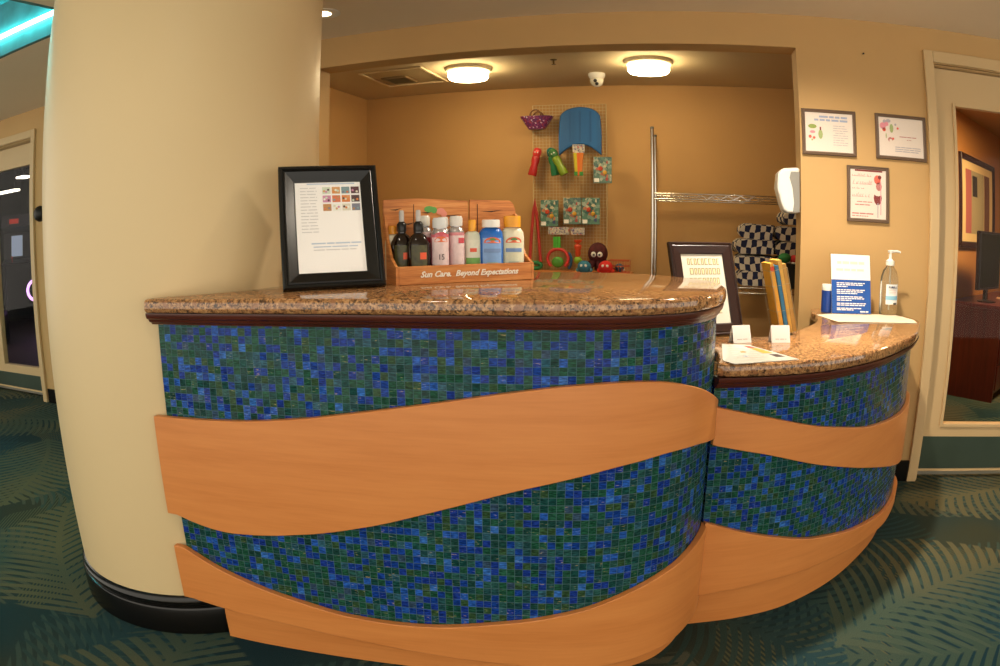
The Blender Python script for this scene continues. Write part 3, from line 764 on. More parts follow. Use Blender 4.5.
lotion(onDisp(.246, .055), 'white and green sunscreen bottle with a yellow cap behind, left of the blue one', .0265, 'd5dcc8', 'e7a42c', .122, .030, .011, 'dfe4d2', (.008, .100), .6, False, False, '74ad55')
lotion(onDisp(.303, .045), 'bright blue sunscreen bottle with a white ribbed cap', .0375, '1b62b8', 'e4e2dc', .132, .020, .027, '7fa8de', (.008, .104), .6, leafc='5a8a4a')
lotion(onDisp(.374, .045), 'cream sunscreen bottle with an orange cap at the right end of the crate', .0365, 'dcd9bf', 'e8a127', .132, .030, .026, 'd9dcc0', (.008, .104), .6, leafc='5a8a4a')
lotion(onDisp(.012, .100), 'half hidden orange capped bottle behind the black spray bottles', .022, 'd8d0b8', 'dd9326', .118, .022, .012, 'd9d4c0', (.01, .09), .7, False)

# ================================================================== THINGS ON THE LOW COUNTER
ZL = ZT_L + .0005
lean = R(18)
t = thing('framed_menu', 'dark brown frame with a white lettered sheet leaning behind the tall counter end', 'picture frame', (.105, 2.335, ZL + .0065))
t.rotation_euler = (Matrix.Rotation(R(30), 3, 'Z') @ Matrix.Rotation(-lean, 3, 'X')).to_euler()
W_, H_ = .255, .326
build('frame', frame_mb(W_, H_, .042, .020, .006, .006), mat('espresso_frame', '2b150f', .35), t)
f = MB(); f.box((-W_ / 2 + .040, .012, .040), (W_ / 2 - .040, .015, H_ - .040), 0); f.M = Matrix.Translation((0, .012, 0))
for r_ in range(6):
    z = .258 - r_ * .034; x = -.062 + .006 * (r_ % 2); xe = .064 - .006 * (r_ % 3)
    while x < xe:
        w_ = random.uniform(.009, .015)
        stroke(f, x, x + w_, z + .010, .0022, 1); stroke(f, x, x + w_, z - .010, .0022, 1); stroke(f, x, x + .0028, z, .020, 1)
        if random.random() < .7: stroke(f, x + w_ - .0028, x + w_, z, .020, 1)
        stroke(f, x + .003, x + w_ - .003, z, .016, 2, -.0004)
        x += w_ + .004
build('lettered_sheet', f, [mat('cream_sheet', 'd9d5c6', .5), pc('sandink', '9a8a58'), pc('sandfill', 'e6dcae')], t)
build('easel_leg', MB().prism([(-.03, .01), (.03, .01), (.02, .22), (-.02, .22)], .020, .026, axis='y'), mat('espresso_frame'), t)

def tent(loc, rz, label):
    t = thing('tent_card', label, 'sign card', loc, rz, 'tent cards on the low counter')
    b = MB(); th = .0012; w = .034
    b.prism([(-.018, 0), (-.016, 0), (.001, .053), (-.001, .055)], -w, w, axis='x')
    b.prism([(.018, 0), (.016, 0), (-.001, .053), (.001, .055)], -w, w, axis='x')
    c = build('card', b, PAPER, t)
    q = MB(); q.M = Matrix.Translation((0, -.0181, 0)) @ Matrix.Rotation(-math.atan2(.017, .048), 4, 'X')
    words(q, -.020, .020, .038, .004, 0, wl=(.006, .012)); words(q, -.022, .022, .026, .0025, 0); words(q, -.018, .018, .020, .0025, 0); words(q, -.02, .02, .012, .0025, 0)
    build('print', q, pc('faintink', 'bfb6aa'), c)
    return t
tent((.189, 2.262, ZL), R(26), 'small white tent card in front of the dark brown frame')
tent((.326, 2.296, ZL), R(14), 'small white tent card in front of the yellow brochure rack')
# laminated menu sheet lying on the counter
t = thing('menu_sheet', 'white laminated menu sheet with orange pictures lying by the tall counter end', 'menu', (0, 0, ZL))
A, B_, Cc, Dd = (.122, 1.955), (.196, 1.905), (.352, 2.005), (.205, 2.165)
poly = [(.116, 1.96), (.116, 1.925), (.146, 1.885), (.346, 1.99), (.213, 2.20), (.125, 2.20)]
build('sheet', MB().prism(poly, .0005, .0022), mat('laminate', 'dcd8cd', .15), t)
f = MB()
def onq(p, q, r_): return (p, q, .0026)
def bl(u, v):
    P0, P1, P2, P3 = (.145, 1.90), (.335, 1.992), (.212, 2.185), (.128, 2.19)
    return tuple((1 - u) * ((1 - v) * P0[i] + v * P3[i]) + u * ((1 - v) * P1[i] + v * P2[i]) for i in (0, 1)) + (.0026,)
def patch(u0, u1, v0, v1, mi): f.quad([bl(u0, v0), bl(u1, v0), bl(u1, v1), bl(u0, v1)], mi)
patch(.72, .96, .80, .96, 0); patch(.74, .97, .42, .78, 1); patch(.80, .97, .16, .36, 2)
for q in range(7): patch(.08, .55 + .1 * (q % 2), .12 + q * .11, .145 + q * .11, 3)
patch(.3, .42, .5, .58, 1); patch(.25, .34, .25, .33, 4)
build('print', f, [pc('brick', 'a4432f'), pc('amber', 'd99a3c'), pc('darkpic', '3f2f2a'), pc('fainttext', 'c6bdb2'), pc('paleblue', 'b9c4cc')], t)
# brochure rack
t = thing('brochure_rack', 'upright wire rack of yellow booklets beside the wall edge', 'brochure rack', (.372, 2.50, ZL))
t.rotation_euler = (Matrix.Rotation(R(16), 3, 'Z') @ Matrix.Rotation(R(-13), 3, 'Y')).to_euler()
wr = MB()
w_, d_, h_ = .034, .045, .235
for z in (.006, .09, .18, h_): wr.tube([(-w_, -d_, z), (w_, -d_, z), (w_, d_, z), (-w_, d_, z)], .0010, 6, closed=True)
for x in (-w_, w_):
    for y in (-d_, d_): wr.tube([(x, y, 0), (x, y, h_)], .0010, 6)
build('wire_frame', wr, mat('tan_wire', 'b09a70', .4), t)
for i, (x, c1, top, sp) in enumerate([(-.022, 'd39a34', .262, 'yellow'), (-.004, '2f6f96', .250, 'blue'), (.0115, 'cfa045', .266, 'yellow'), (.0265, 'b98b3f', .25, 'tan')]):
    o = build('booklet', MB().box((-.007, -.040, .004), (.007, .040, top), 0), [mat('booklet_' + c1, c1, .5, noise=.25 if sp == 'blue' else .08, nscale=35)], None)
    o.location = t.matrix_world @ Vector((0, 0, 0))
    M_ = Matrix.Translation((.372, 2.50, ZL)) @ t.rotation_euler.to_matrix().to_4x4() @ Matrix.Translation((x, 0, 0))
    o.matrix_world = M_
    tag(o, ['yellow booklet at the left of the wire rack', 'blue patterned booklet in the wire rack', 'tallest yellow booklet right of the blue one in the wire rack', 'tan booklet at the right side of the wire rack'][i], 'booklet', 'booklets in the wire rack')
    if i == 0:
        build('red_corner', MB().box((-.0072, -.0404, top - .03), (.0072, -.0396, top - .012)), pc('redcorner', 'c9452c'), o)
# white sheet under the sign
mb = MB().prism([(.602, 3.06), (.656, 2.855), (1.050, 2.925), (1.066, 3.02), (1.02, 3.20), (.68, 3.12)], .0005, .002)
o = build('paper_sheet', mb, mat('cream_paper', 'e9ddc4', .6), loc=(0, 0, ZL)); tag(o, 'long cream paper sheet lying in front of the blue sign on the low counter', 'paper')
# blue and white notice in a clear stand
def nloc(x, y): return (x, y, ZL + .0025)
t = thing('notice_stand', 'blue and white printed notice in a clear slanted stand on the low counter', 'sign', nloc(.785, 3.13))
t.rotation_euler = (Matrix.Rotation(R(8), 3, 'Z') @ Matrix.Rotation(R(-10), 3, 'X')).to_euler()
w_, h_ = .101, .270
build('clear_stand', MB().box((-w_ - .004, .002, 0), (w_ + .004, .005, h_ + .004)).box((-w_ - .004, .005, 0), (w_ + .004, .06, .003)), CLEAR, t)
f = MB(); f.box((-w_, 0, .003), (w_, .0016, h_), 0)
f.quad([(-w_, -.0003, .003), (w_, -.0003, .003), (w_, -.0003, .155), (-w_, -.0003, .155)], 1)
words(f, -.07, .07, .232, .012, 2, wl=(.02, .04), gap=.006); words(f, -.075, .075, .200, .010, 2, wl=(.02, .04), gap=.006)
for z, x1 in [(.140, .07), (.132, .065), (.124, -.02), (.109, .07), (.101, .06), (.093, .03), (.078, .06), (.070, .07), (.062, .0), (.048, .075), (.040, .07), (.026, .05), (.019, .01)]: words(f, -.075, x1, z, .0042, 0, wl=(.01, .025))
words(f, .045, .088, .012, .006, 0, wl=(.02, .03))
build('notice', f, [mat('notice_white', 'eeeae2', .4), mat('notice_blue', '1a4f9e', .35), pc('fadedink', 'd2cabd')], t)
# blue canister
t = thing('wipes_canister', 'small blue canister with a white lid beside the blue notice', 'canister', nloc(.668, 3.165))
build('body', MB().lathe([(.024, 0), (.026, .002), (.026, .098), (.024, .1)], 28), mat('canister_blue', '1c3f8c', .3), t, smooth=40)
build('lid', MB().lathe([(.0255, .1), (.0265, .103), (.0265, .124), (.024, .128), (0, .128)], 28), WHITE, t, smooth=40)
# hand sanitizer pump
t = thing('hand_sanitizer', 'clear pump bottle of hand sanitizer with white pump on the low counter', 'pump bottle', nloc(.985, 3.19), R(14)); t.scale = (1.28, 1.28, 1.16)
build('bottle', MB().lathe([(.034, 0), (.038, .004), (.038, .125), (.036, .150), (.028, .175), (.016, .190), (.014, .196)], 32, sx=1, sy=.7), mat('clear_gel', 'dcd8c6', .06, trans=.92, ior=1.25), t, smooth=40)
pm = MB(); pm.lathe([(.016, .194), (.017, .198), (.017, .212), (.010, .218), (.006, .222), (.005, .245), (.010, .246), (.011, .254), (0, .256)], 20)
pm.tube([(0, 0, .25), (.03, -.004, .252), (.042, -.006, .248)], [.006, .005, .004], 10)
pm.tube([(0, 0, .19), (0, 0, .02)], .0028, 8)
build('pump', pm, WHITE, t, smooth=40)
l = build('label', lbl_curve(.038, 1, .7, .042, .122, -.72, .72), mat('sanitizer_label', 'eceae6', .4), t, smooth=60)
build('blue_band', lbl_curve(.038, 1, .7, .060, .076, -.72, .72, push=.001), mat('aqua_band', '86bcd4', .4), l)
build('dark_corner', lbl_curve(.038, 1, .7, .042, .049, .15, .6, push=.001), BLACK, l)
text_mesh('brand_text', 'PURELL', .0115, mat('navy_print', '1e2a55', .5), l, (0, -.0285, .110), (PI / 2, 0, 0), extrude=.0012)
for q in range(3): build('text_line', lbl_curve(.038, 1, .7, .084 + q * .006, .086 + q * .006, -.4, .4, push=.001), pc('palered', 'd8b2a6'), l)

# ================================================================== ON THE FRONT WALL
def cert(x0, x1, z0, z1, label, art):
    t = thing('certificate_frame', label, 'framed certificate', ((x0 + x1) / 2, D - .018, z0), 0, 'framed certificates on the wall')
    w, h = x1 - x0, z1 - z0
    build('frame', frame_mb(w, h, .0165, .017, .003, .003), mat('grey_brown_frame', '6a5544', .45), t)
    f = MB(); f.box((-w / 2 + .015, .008, .015), (w / 2 - .015, .011, h - .015), 0); f.M = Matrix.Translation((0, .008, 0))
    art(f, w, h)
    build('certificate', f, [mat('certificate_paper', 'dccdbf', .5), pc('slateblue', '98a2b8'), pc('grape', 'a8a0a4'), pc('leafg', '8a9a48'), pc('coral', 'd8604c'), pc('pink', 'd98a94'), pc('wine', '7a2f2a'), pc('dustyred', 'b4706a'), pc('lime', '9aa66a')], t)
    build('glass_cover', MB().box((-w / 2 + .0155, .0065, .0155), (w / 2 - .0155, .0072, h - .0155)), GLASS, t)
def art1(f, w, h):
    words(f, -.05, .10, h - .036, .010, 1, wl=(.02, .05), gap=.006); words(f, -.075, .095, h - .052, .010, 1, wl=(.02, .045), gap=.006)
    disc(f, -.085, h - .085, .017, 3, sx=1.3, sz=.65); disc(f, -.045, h - .122, .013, 8, sx=.9, sz=1.8); stroke(f, -.049, -.041, h - .094, .016, 6, -.001)
    disc(f, -.085, h - .112, .012, 5, sx=1.2, sz=.6); disc(f, -.098, h - .135, .008, 4); disc(f, -.078, h - .140, .007, 4); disc(f, -.088, h - .15, .005, 8)
    for i in range(9): words(f, .02 if i != 3 else .03, .095 if i % 3 else .08, h - .078 - i * .0115, .003, 2, wl=(.01, .03))
def art2(f, w, h):
    disc(f, -.098, h - .060, .017, 5); disc(f, -.088, h - .038, .010, 2); disc(f, -.068, h - .034, .013, 2, sz=.7); disc(f, -.092, h - .078, .010, 4); disc(f, -.078, h - .050, .011, 5, y=-.0012)
    disc(f, -.052, h - .070, .013, 8, sx=.8, sz=1.7); disc(f, -.018, h - .068, .006, 4, y=-.0012); disc(f, -.060, h - .125, .013, 7, sz=.9); disc(f, -.058, h - .130, .008, 0, y=-.0013); disc(f, -.045, h - .120, .006, 4, y=-.0014)
    disc(f, -.082, h - .108, .006, 8, sx=.5, sz=2.2); disc(f, -.03, h - .05, .006, 2)
    words(f, -.01, .085, h - .108, .004, 7, wl=(.02, .04)); words(f, .03, .055, h - .122, .003, 7)
    for i in range(3): words(f, -.035, .105 - .012 * (i == 2), h - .160 - i * .010, .0045, 2, wl=(.02, .05))
def script(f, x0, x1, z, hgt, mi):
    x = x0
    while x < x1:
        w_ = random.uniform(.006, .012); tl = hgt * random.choice([.5, .5, 1, .7])
        f.quad([(x, -.0007, z), (x + .002, -.0007, z), (x + .002 + tl * .4, -.0007, z + tl), (x + tl * .4, -.0007, z + tl)], mi)
        stroke(f, x, x + w_, z + .0008, .0016, mi); x += w_ + (.006 if random.random() < .2 else 0)
def art3(f, w, h):
    stroke(f, -.07, .075, h - .022, .008, 6, -.0012)
    script(f, -.085, .015, h - .050, .012, 7); script(f, -.082, .018, h - .088, .020, 7); script(f, -.085, -.02, h - .110, .008, 7); script(f, -.085, .0, h - .148, .020, 7)
    words(f, -.06, .02, h - .172, .004, 7, wl=(.02, .03)); words(f, -.07, .01, h - .186, .005, 7, wl=(.01, .03)); words(f, -.085, .03, h - .228, .006, 7, wl=(.02, .04)); words(f, -.085, .0, h - .240, .004, 7)
    disc(f, .050, h - .150, .026, 6, sx=.85, sz=1.35); disc(f, .050, h - .128, .024, 0, y=-.0011, sx=.85, sz=.55); disc(f, .048, h - .062, .020, 4, sx=.9, sz=1.1); disc(f, .056, h - .095, .016, 7, sx=1, sz=1.3)
    disc(f, .06, h - .05, .010, 6, y=-.0012); stroke(f, .064, .068, h - .15, .16, 5, -.0013); stroke(f, .048, .053, h - .21, .07, 2, -.001)
cert(.571, .846, 1.594, 1.816, 'landscape framed certificate with a lime bottle picture, nearest the opening', art1)
cert(.951, 1.226, 1.597, 1.819, 'landscape framed certificate with pink flowers, nearest the glass door', art2)
cert(.795, 1.015, 1.286, 1.554, 'upright framed notice with a wine coloured glass, below the other two', art3)
tag(build('wall_nail', MB().lathe([(.002, 0), (.002, .012), (.0045, .013), (.004, .016), (0, .016)], 10), BLACK, loc=(.911, D, 2.115), rot=(PI / 2, 0, 0)), 'tiny dark nail in the wall above the certificates', 'nail')
tag(build('wall_bumper', MB().lathe([(.062, 0), (.062, .006), (.052, .03), (.03, .045), (0, .05)], 28), mat('black_rubber', '17140f', .5), loc=(-4.505, D, 1.462), rot=(PI / 2, 0, 0), smooth=40), 'black round fitting on the wall at the left edge of the column', 'wall fitting')
# soap dispenser on the jamb
t = thing('soap_dispenser', 'white and grey wall dispenser on the edge of the opening', 'dispenser', (.5615, 3.43, 1.31))
pr = []
prof = [(-.095, .045), (-.115, .12), (-.108, .19), (-.085, .215), (0, .222), (0, 0), (-.06, 0), (-.082, .012)]
build('shell', MB().prism(prof, -.062, .062, axis='y'), WHITE, t, smooth=30, bevel=.012, segs=3)
prof = [(-.045, .20), (-.052, .17), (-.038, .12), (-.030, .05), (-.036, .004), (0, .004), (0, .20)]
build('side_panel', MB().prism(prof, -.0652, .0652, axis='y'), mat('grey_panel', '8e8c84', .4), t, bevel=.003)

# ================================================================== BACK ROOM
def lamp(x, y, label):
    t = thing('ceiling_light', label, 'ceiling light', (x, y, CEIL), 0, 'round ceiling lights of the back room')
    build('base', MB().lathe([(.160, 0), (.160, -.012), (.150, -.026), (.138, -.030), (.132, -.030), (0, -.030)], 40), mat('lamp_base', 'd8c8a6', .4), t, smooth=40)
    build('diffuser', MB().lathe([(.132, -.030), (.135, -.036), (.135, -.066), (.126, -.078), (.08, -.086), (0, -.089)], 40), mat('lamp_diffuser', 'fff3d6', .4, emit='ffe6b4', estr=21.0), t, smooth=40)
    return t
l1 = lamp(-1.42, 4.43, 'round glowing ceiling light on the left, near the air vent')
dup(l1, (-.222, 4.43, CEIL), None, 'round glowing ceiling light on the right, past the security camera')
t = thing('ceiling_hatch', 'shallow square ceiling hatch with thin rim around the vent', 'hatch', (-1.925, 4.52, CEIL))
hb = MB(); a_, b_, w_ = .235, .27, .022
hb.box((-a_, -b_, -.010), (a_, -b_ + w_, 0)); hb.box((-a_, b_ - w_, -.010), (a_, b_, 0)); hb.box((-a_, -b_ + w_, -.010), (-a_ + w_, b_ - w_, 0)); hb.box((a_ - w_, -b_ + w_, -.010), (a_, b_ - w_, 0))
build('rim', hb, mat('hatch_rim', 'd9c59c', .5), t, bevel=.002)
build('panel', MB().box((-a_ + w_, -b_ + w_, -.003), (a_ - w_, b_ - w_, 0)), mat('hatch_panel', 'b09a70', .8), t)
t = thing('air_vent', 'small brown slatted air vent in the ceiling hatch', 'vent', (-1.985, 4.58, CEIL - .003))
vb = MB(); a_, b_ = .095, .115
vb.box((-a_, -b_, -.012), (a_, -b_ + .018, 0)); vb.box((-a_, b_ - .018, -.012), (a_, b_, 0)); vb.box((-a_, -b_ + .018, -.012), (-a_ + .018, b_ - .018, 0)); vb.box((a_ - .018, -b_ + .018, -.012), (a_, b_ - .018, 0))
build('frame', vb, mat('vent_brown', '8a7350', .5), t)
for k in range(7):
    s_ = MB(); s_.M = Matrix.Translation((0, -b_ + .03 + k * .028, -.006)) @ Matrix.Rotation(R(40), 4, 'X'); s_.box((-a_ + .016, -.010, -.001), (a_ - .016, .010, .001))
    build('slat', s_, mat('vent_brown'), t)
build('backing', MB().box((-a_ + .018, -b_ + .018, -.0012), (a_ - .018, b_ - .018, -.0002)), BLACK, t)
t = thing('security_camera', 'white dome security camera on the ceiling between the two lights', 'security camera', (-.605, 4.80, CEIL))
build('housing', MB().lathe([(.058, 0), (.060, -.012), (.054, -.030), (.046, -.038)], 28), WHITE, t, smooth=40)
build('dome', MB().lathe([(.046, -.036), (.048, -.052), (.042, -.074), (.028, -.090), (.012, -.097), (0, -.098)], 28), mat('camera_dome', 'd8d4c6', .25), t, smooth=40)
for p_ in ((-.006, -.044, -.060), (.004, -.034, -.080)): build('lens', MB().ball(p_, .013), BLACK, t, smooth=40)
tag(build('sprinkler', MB().lathe([(.022, 0), (.022, -.003), (.006, -.005), (.006, -.03), (.014, -.032), (.014, -.034), (0, -.034)], 14), mat('old_brass', '6f5a35', .4, metal=.8), loc=(-.82, 4.33, CEIL), smooth=40), 'tiny ceiling sprinkler between the two round lights', 'sprinkler')

# lobby downlights
def downlight(x, y, label, g):
    t = thing('downlight', label, 'downlight', (x, y, CEIL), 0, g)
    build('trim_ring', MB().lathe([(.062, -.002), (.085, -.001), (.086, -.005), (.070, -.008), (.060, -.006)], 32), WHITE, t, smooth=40)
    build('bulb', MB().lathe([(.060, -.001), (.055, -.004), (.03, -.008), (0, -.009)], 24), mat('downlight_bulb', 'fff0d0', .4, emit='ffdca8', estr=6.0), t, smooth=40)
    return t
d0 = downlight(*DOWN[0][:2], 'small glowing ceiling downlight beside the column top', 'lobby downlights')
dup(d0, (DOWN[1][0], DOWN[1][1], CEIL), None, 'recessed ceiling downlight above the lower desk section')

# wire display grid
GX0, GX1, GZ0, GZ1, GY = -1.155, -.592, .87, 2.142, 5.215
t = thing('wire_grid', 'cream wire display grid hung with pool toys on the back wall', 'display grid', ((GX0 + GX1) / 2, GY, GZ0))
gm = MB(); W_ = (GX1 - GX0) / 2; H_ = GZ1 - GZ0; n = 22
for k in range(n + 1):
    x = -W_ + 2 * W_ * k / n; gm.box((x - .0013, -.0013, 0), (x + .0013, .0013, H_))
n = 50
for k in range(n + 1):
    z = H_ * k / n; gm.box((-W_, -.0038, z - .0013), (W_, -.0012, z + .0013))
build('wires', gm, mat('cream_wire', 'cdb98a', .4), t)
gm = MB(); gm.tube([(-W_, 0, 0), (W_, 0, 0), (W_, 0, H_), (-W_, 0, H_)], .004, 8, closed=True); build('rim', gm, mat('cream_wire'), t)
for x in (-W_ + .05, W_ - .05):
    for z in (.1, H_ - .1): build('standoff', MB().box((x - .01, .002, z - .01), (x + .01, BACK - GY - .0005, z + .01)), mat('cream_wire'), t)
# tote basket
t = thing('tote_basket', 'purple sequin tote basket hung at the top left of the grid', 'basket', (-1.11, 5.148, 1.945))
bm_ = MB(); rows = []
for (z, hx, hy) in [(0, .062, .035), (.05, .095, .050), (.098, .126, .060), (.1, .122, .056), (.03, .07, .03)]:
    rows.append([bm_.pt((hx * math.copysign(abs(math.cos(a)) ** .6, math.cos(a)), hy * math.copysign(abs(math.sin(a)) ** .6, math.sin(a)), z)) for a in [2 * PI * k / 28 for k in range(28)]])
for a, b in zip(rows[:-1], rows[1:]):
    for k in range(28): bm_.face([a[k], a[(k + 1) % 28], b[(k + 1) % 28], b[k]])
bm_.face(rows[0][::-1]); bm_.face(rows[-1])
def make_sequin():
    m, g, b = newmat('purple_sequin'); p = g.tex('Object')
    vo = g.nt.nodes.new('ShaderNodeTexVoronoi'); vo.inputs['Scale'].default_value = 110; g.nt.links.new(p, vo.inputs['Vector'])
    c = g.xyz(vo.outputs['Color'])[0]
    g.nt.links.new(g.ramp(c, [(0, '5c1f4e'), (.45, '7a2f63'), (.65, '8a2f3f'), (.80, '4c2a66'), (.93, 'c9b6c4')], 'CONSTANT'), b.inputs['Base Color']); b.inputs['Roughness'].default_value = .3
    return m
build('body', bm_, make_sequin(), t, smooth=60)
for y in (-.05, .05):
    hd = MB(); hd.tube([(.042 * math.cos(a), y, .095 + .05 * math.sin(a)) for a in [PI * k / 12 for k in range(13)]], .006, 8)
    build('handle', hd, mat('tan_leather', '7a5230', .5), t, smooth=50)
# bodyboard
t = thing('bodyboard', 'blue foam bodyboard with notched tail hung on the grid', 'bodyboard', (-.785, 5.165, 1.74), (R(-3), 0, 0))
out = [(-.160, .0), (-.163, .15), (-.155, .27)] + [(.155 * math.cos(a), .285 + .09 * math.sin(a)) for a in [PI - PI * k / 14 for k in range(1, 14)]] + [(.155, .27), (.163, .15), (.160, .0)] + [(.155 - .31 * k / 12, .085 * math.sin(PI * k / 12) ** .8) for k in range(1, 12)]
build('deck', MB().prism(out, -.018, .018, axis='y'), mat('board_blue', '25609a', .45, noise=.15, nscale=14, stretch=(1, 1, .05)), t, smooth=40, bevel=.008)
for x in (-.075, .0, .08): build('deck_stripe', MB().box((x - .008, -.0195, .10), (x + .008, -.0175, .34)), mat('board_stripe', '21588f', .45), t)
# three animal-topped drink bottles
def drinkbottle(loc, tilt, label, body, capc, h_=.20):
    t = thing('water_bottle', label, 'water bottle', loc, (0, tilt, 0), 'drink bottles on the grid')
    build('bottle', MB().lathe([(.030, 0), (.033, .004), (.031, .05), (.026, .08), (.031, .115), (.031, .14), (.022, .155)], 24), mat('bottle_' + body, body, .2), t, smooth=50)
    c = build('cap', MB().lathe([(.026, .15), (.031, .158), (.032, .190), (.026, .208), (.012, .216), (0, .217)], 24), mat('cap_' + capc, capc, .3), t, smooth=50)
    for ex in (-.010, .010): build('eye', MB().ball((ex, -.029, .178), .006), WHITE, c, smooth=50)
    return t
drinkbottle((-1.150, 5.15, 1.592), R(13), 'red drink bottle with eyed cap tilted on the grid', 'b9302f', 'd23a36')
drinkbottle((-.972, 5.165, 1.590), R(-11), 'green drink bottle with a teal cap below the blue bodyboard', '2c7d4e', '1c6a68')
drinkbottle((-.890, 5.09, 1.592), R(-28), 'lime green drink bottle tilted right beside the green one', '7f9a2e', '3f7a3e', .2)
# dive stick pack
t = thing('dive_stick_pack', 'pack of yellow and orange dive sticks hung below the bodyboard', 'toy pack', (-.79, 5.12, 1.585))
build('header_card', MB().box((-.045, -.002, .17), (.045, .002, .235)), HEADER, t)
for x, c, tl in [(-.026, 'c9b92c', .02), (0, 'dd6a26', .04), (.024, 'd4782c', .06)]:
    s_ = MB(); s_.prism([(x * .55 - .011, 0), (x * .55 + .011, 0), (x + .013, .172), (x - .013, .172)], -.008, .008, axis='y'); build('dive_stick', s_, mat('stick_' + c, c, .35), t, bevel=.003)
for x in (-.02, .019): build('fin', MB().box((x - .013, -.010, .0), (x + .013, .010, .03)), mat('fin_green', '3f8a3a', .35), t)
# printed toy cards
def toycard(x, z, label, m, w=.135, h=.20, y=5.15):
    t = thing('toy_pack', label, 'toy pack', (x, y, z), (R(-3), 0, 0), 'carded toys on the grid')
    build('card', MB().box((-w / 2, -.008, 0), (w / 2, .008, h)), m, t, bevel=.003)
    build('hang_tab', MB().prism([(-.02, h), (.02, h), (.014, h + .022), (-.014, h + .022)], -.002, .002, axis='y'), CLEAR, t)
    b = MB(); b.ball((.0, -.012, h * .52), .042, sx=1, sy=.35, sz=1.3); build('blister', b, CLEAR, t, smooth=60)
    build('toy', MB().ball((-.015, -.012, h * .55), .018, sy=.4), pc('toyred', 'c8482e'), t, smooth=60); build('toy', MB().ball((.018, -.012, h * .40), .016, sy=.4), pc('toyyellow', 'e0a83a'), t, smooth=60)
    build('price_tag', MB().box((-w / 2 + .006, -.0095, .008), (-w / 2 + .042, -.0082, .036)), PAPER, t)
    return t
toycard(-.610, 1.528, 'clear wrapped toy pack hung at the right edge of the grid beside the bodyboard tail', CARDPRINT, .135, .195, 5.10)
toycard(-1.018, 1.205, 'left toy card in the row of three on the grid', CARDGREEN)
toycard(-.845, 1.222, 'middle toy card in the row of three on the grid', CARDPRINT)
toycard(-.705, 1.222, 'right toy card in the row of three on the grid', CARDGREEN)
# goggles set with header
t = thing('swim_mask_set', 'red and green swim mask hung below a printed header card', 'swim mask', (-.945, 5.14, .89))
build('header_card', MB().box((-.08, -.002, .255), (.078, .002, .312)), HEADER, t)
build('green_clip', MB().box((-.040, -.015, .155), (.014, .010, .238)).box((-.016, -.019, .15), (-.008, -.014, .238)), mat('toy_green', '4fb53a', .35), t, bevel=.004)
build('strap_ring', MB().tube([(-.005 + .078 * math.cos(a), -.01, .075 + .072 * math.sin(a)) for a in [R(-50) + R(280) * k / 20 for k in range(21)]], .012, 10), mat('toy_red', 'c43a36', .35), t, smooth=50)
q = MB(); q.ball((-.005, -.02, .05), .046, sx=1, sy=.4, sz=.9); build('lens', q, mat('lens_green', '4f9a3c', .2), t, smooth=60)
build('blue_strap', MB().tube([(.07 + .02 * math.cos(a), .015, .06 + .055 * math.sin(a)) for a in [PI * k / 12 - PI / 2 for k in range(13)]], .012, 8), mat('toy_blue', '2d5f8a', .35), t, smooth=50)
t = thing('water_squirter', 'orange and green squirter hung below a small header card', 'toy', (-.80, 5.14, .93))
build('header_card', MB().box((-.055, -.002, .215), (.05, .002, .268)), HEADER, t)
build('body', MB().lathe([(.014, .05), (.022, .07), (.020, .10), (.028, .12), (.028, .135), (.012, .15), (.030, .165), (.030, .178), (0, .18)], 18), mat('toy_orange', 'd2512c', .35), t, smooth=50)
build('green_ring', MB().lathe([(.018, .0), (.030, .012), (.032, .03), (.020, .048), (.012, .052)], 18), mat('toy_lime', '7fae2e', .35), t, smooth=50)
# red jump rope
t = thing('jump_rope', 'red rope hung in a long loop at the left of the grid', 'rope', (-1.13, 5.15, .89))
build('rope', MB().tube([(-.04, 0, .05), (-.03, 0, .2), (-.012, 0, .42), (.0, 0, .515), (.012, 0, .42), (.032, 0, .2), (.045, 0, .05)], .012, 10), mat('rope_red', 'b83a34', .5), t, smooth=60)
h_ = MB(); h_.tube([(.048 * math.cos(a), .0, .02 + .022 * math.sin(a)) for a in [2 * PI * k / 16 for k in range(16)]], .016, 8, closed=True); build('handle', h_, mat('handle_green', '1f7a44', .4), t, smooth=60)
# low table under the grid with toys
t = thing('side_table', 'low table against the back wall, mostly hidden by the tall counter', 'table', (-.85, 5.0, 0))
build('top', MB().box((-.46, -.20, .852), (.46, .20, .875)), MAPLE, t, bevel=.003)
for sx in (-.42, .42):
    for sy in (-.17, .17): build('leg', MB().box((sx - .02, sy - .02, 0), (sx + .02, sy + .02, .852)), MAPLE, t)
t = thing('octopus_toy', 'dark maroon octopus plush with white eyes on the low table', 'plush toy', (-.63, 4.98, .876))
q = MB(); q.ball((0, 0, .14), .072, sz=1.1, n=24, m=14); body = build('head', q, mat('maroon_plush', '4a1418', .8, noise=.3, nscale=40), t, smooth=60)
for ex in (-1, 1):
    build('eye', MB().ball((ex * .022, -.066, .135), .020, sy=.5), WHITE, body, smooth=60); build('pupil', MB().ball((ex * .020, -.077, .133), .008, sy=.5), BLACK, body, smooth=60)
for k in range(8):
    a = 2 * PI * k / 8 + .2; q = MB(); c_, s_ = math.cos(a), math.sin(a)
    q.tube([(c_ * .03, s_ * .03, .10), (c_ * .07, s_ * .05, .055), (c_ * .105, s_ * .07, .022), (c_ * .13, s_ * .085, .03 if s_ > -.5 else .02)], [.022, .019, .015, .009], 10); build('arm', q, mat('maroon_plush'), t, smooth=60)
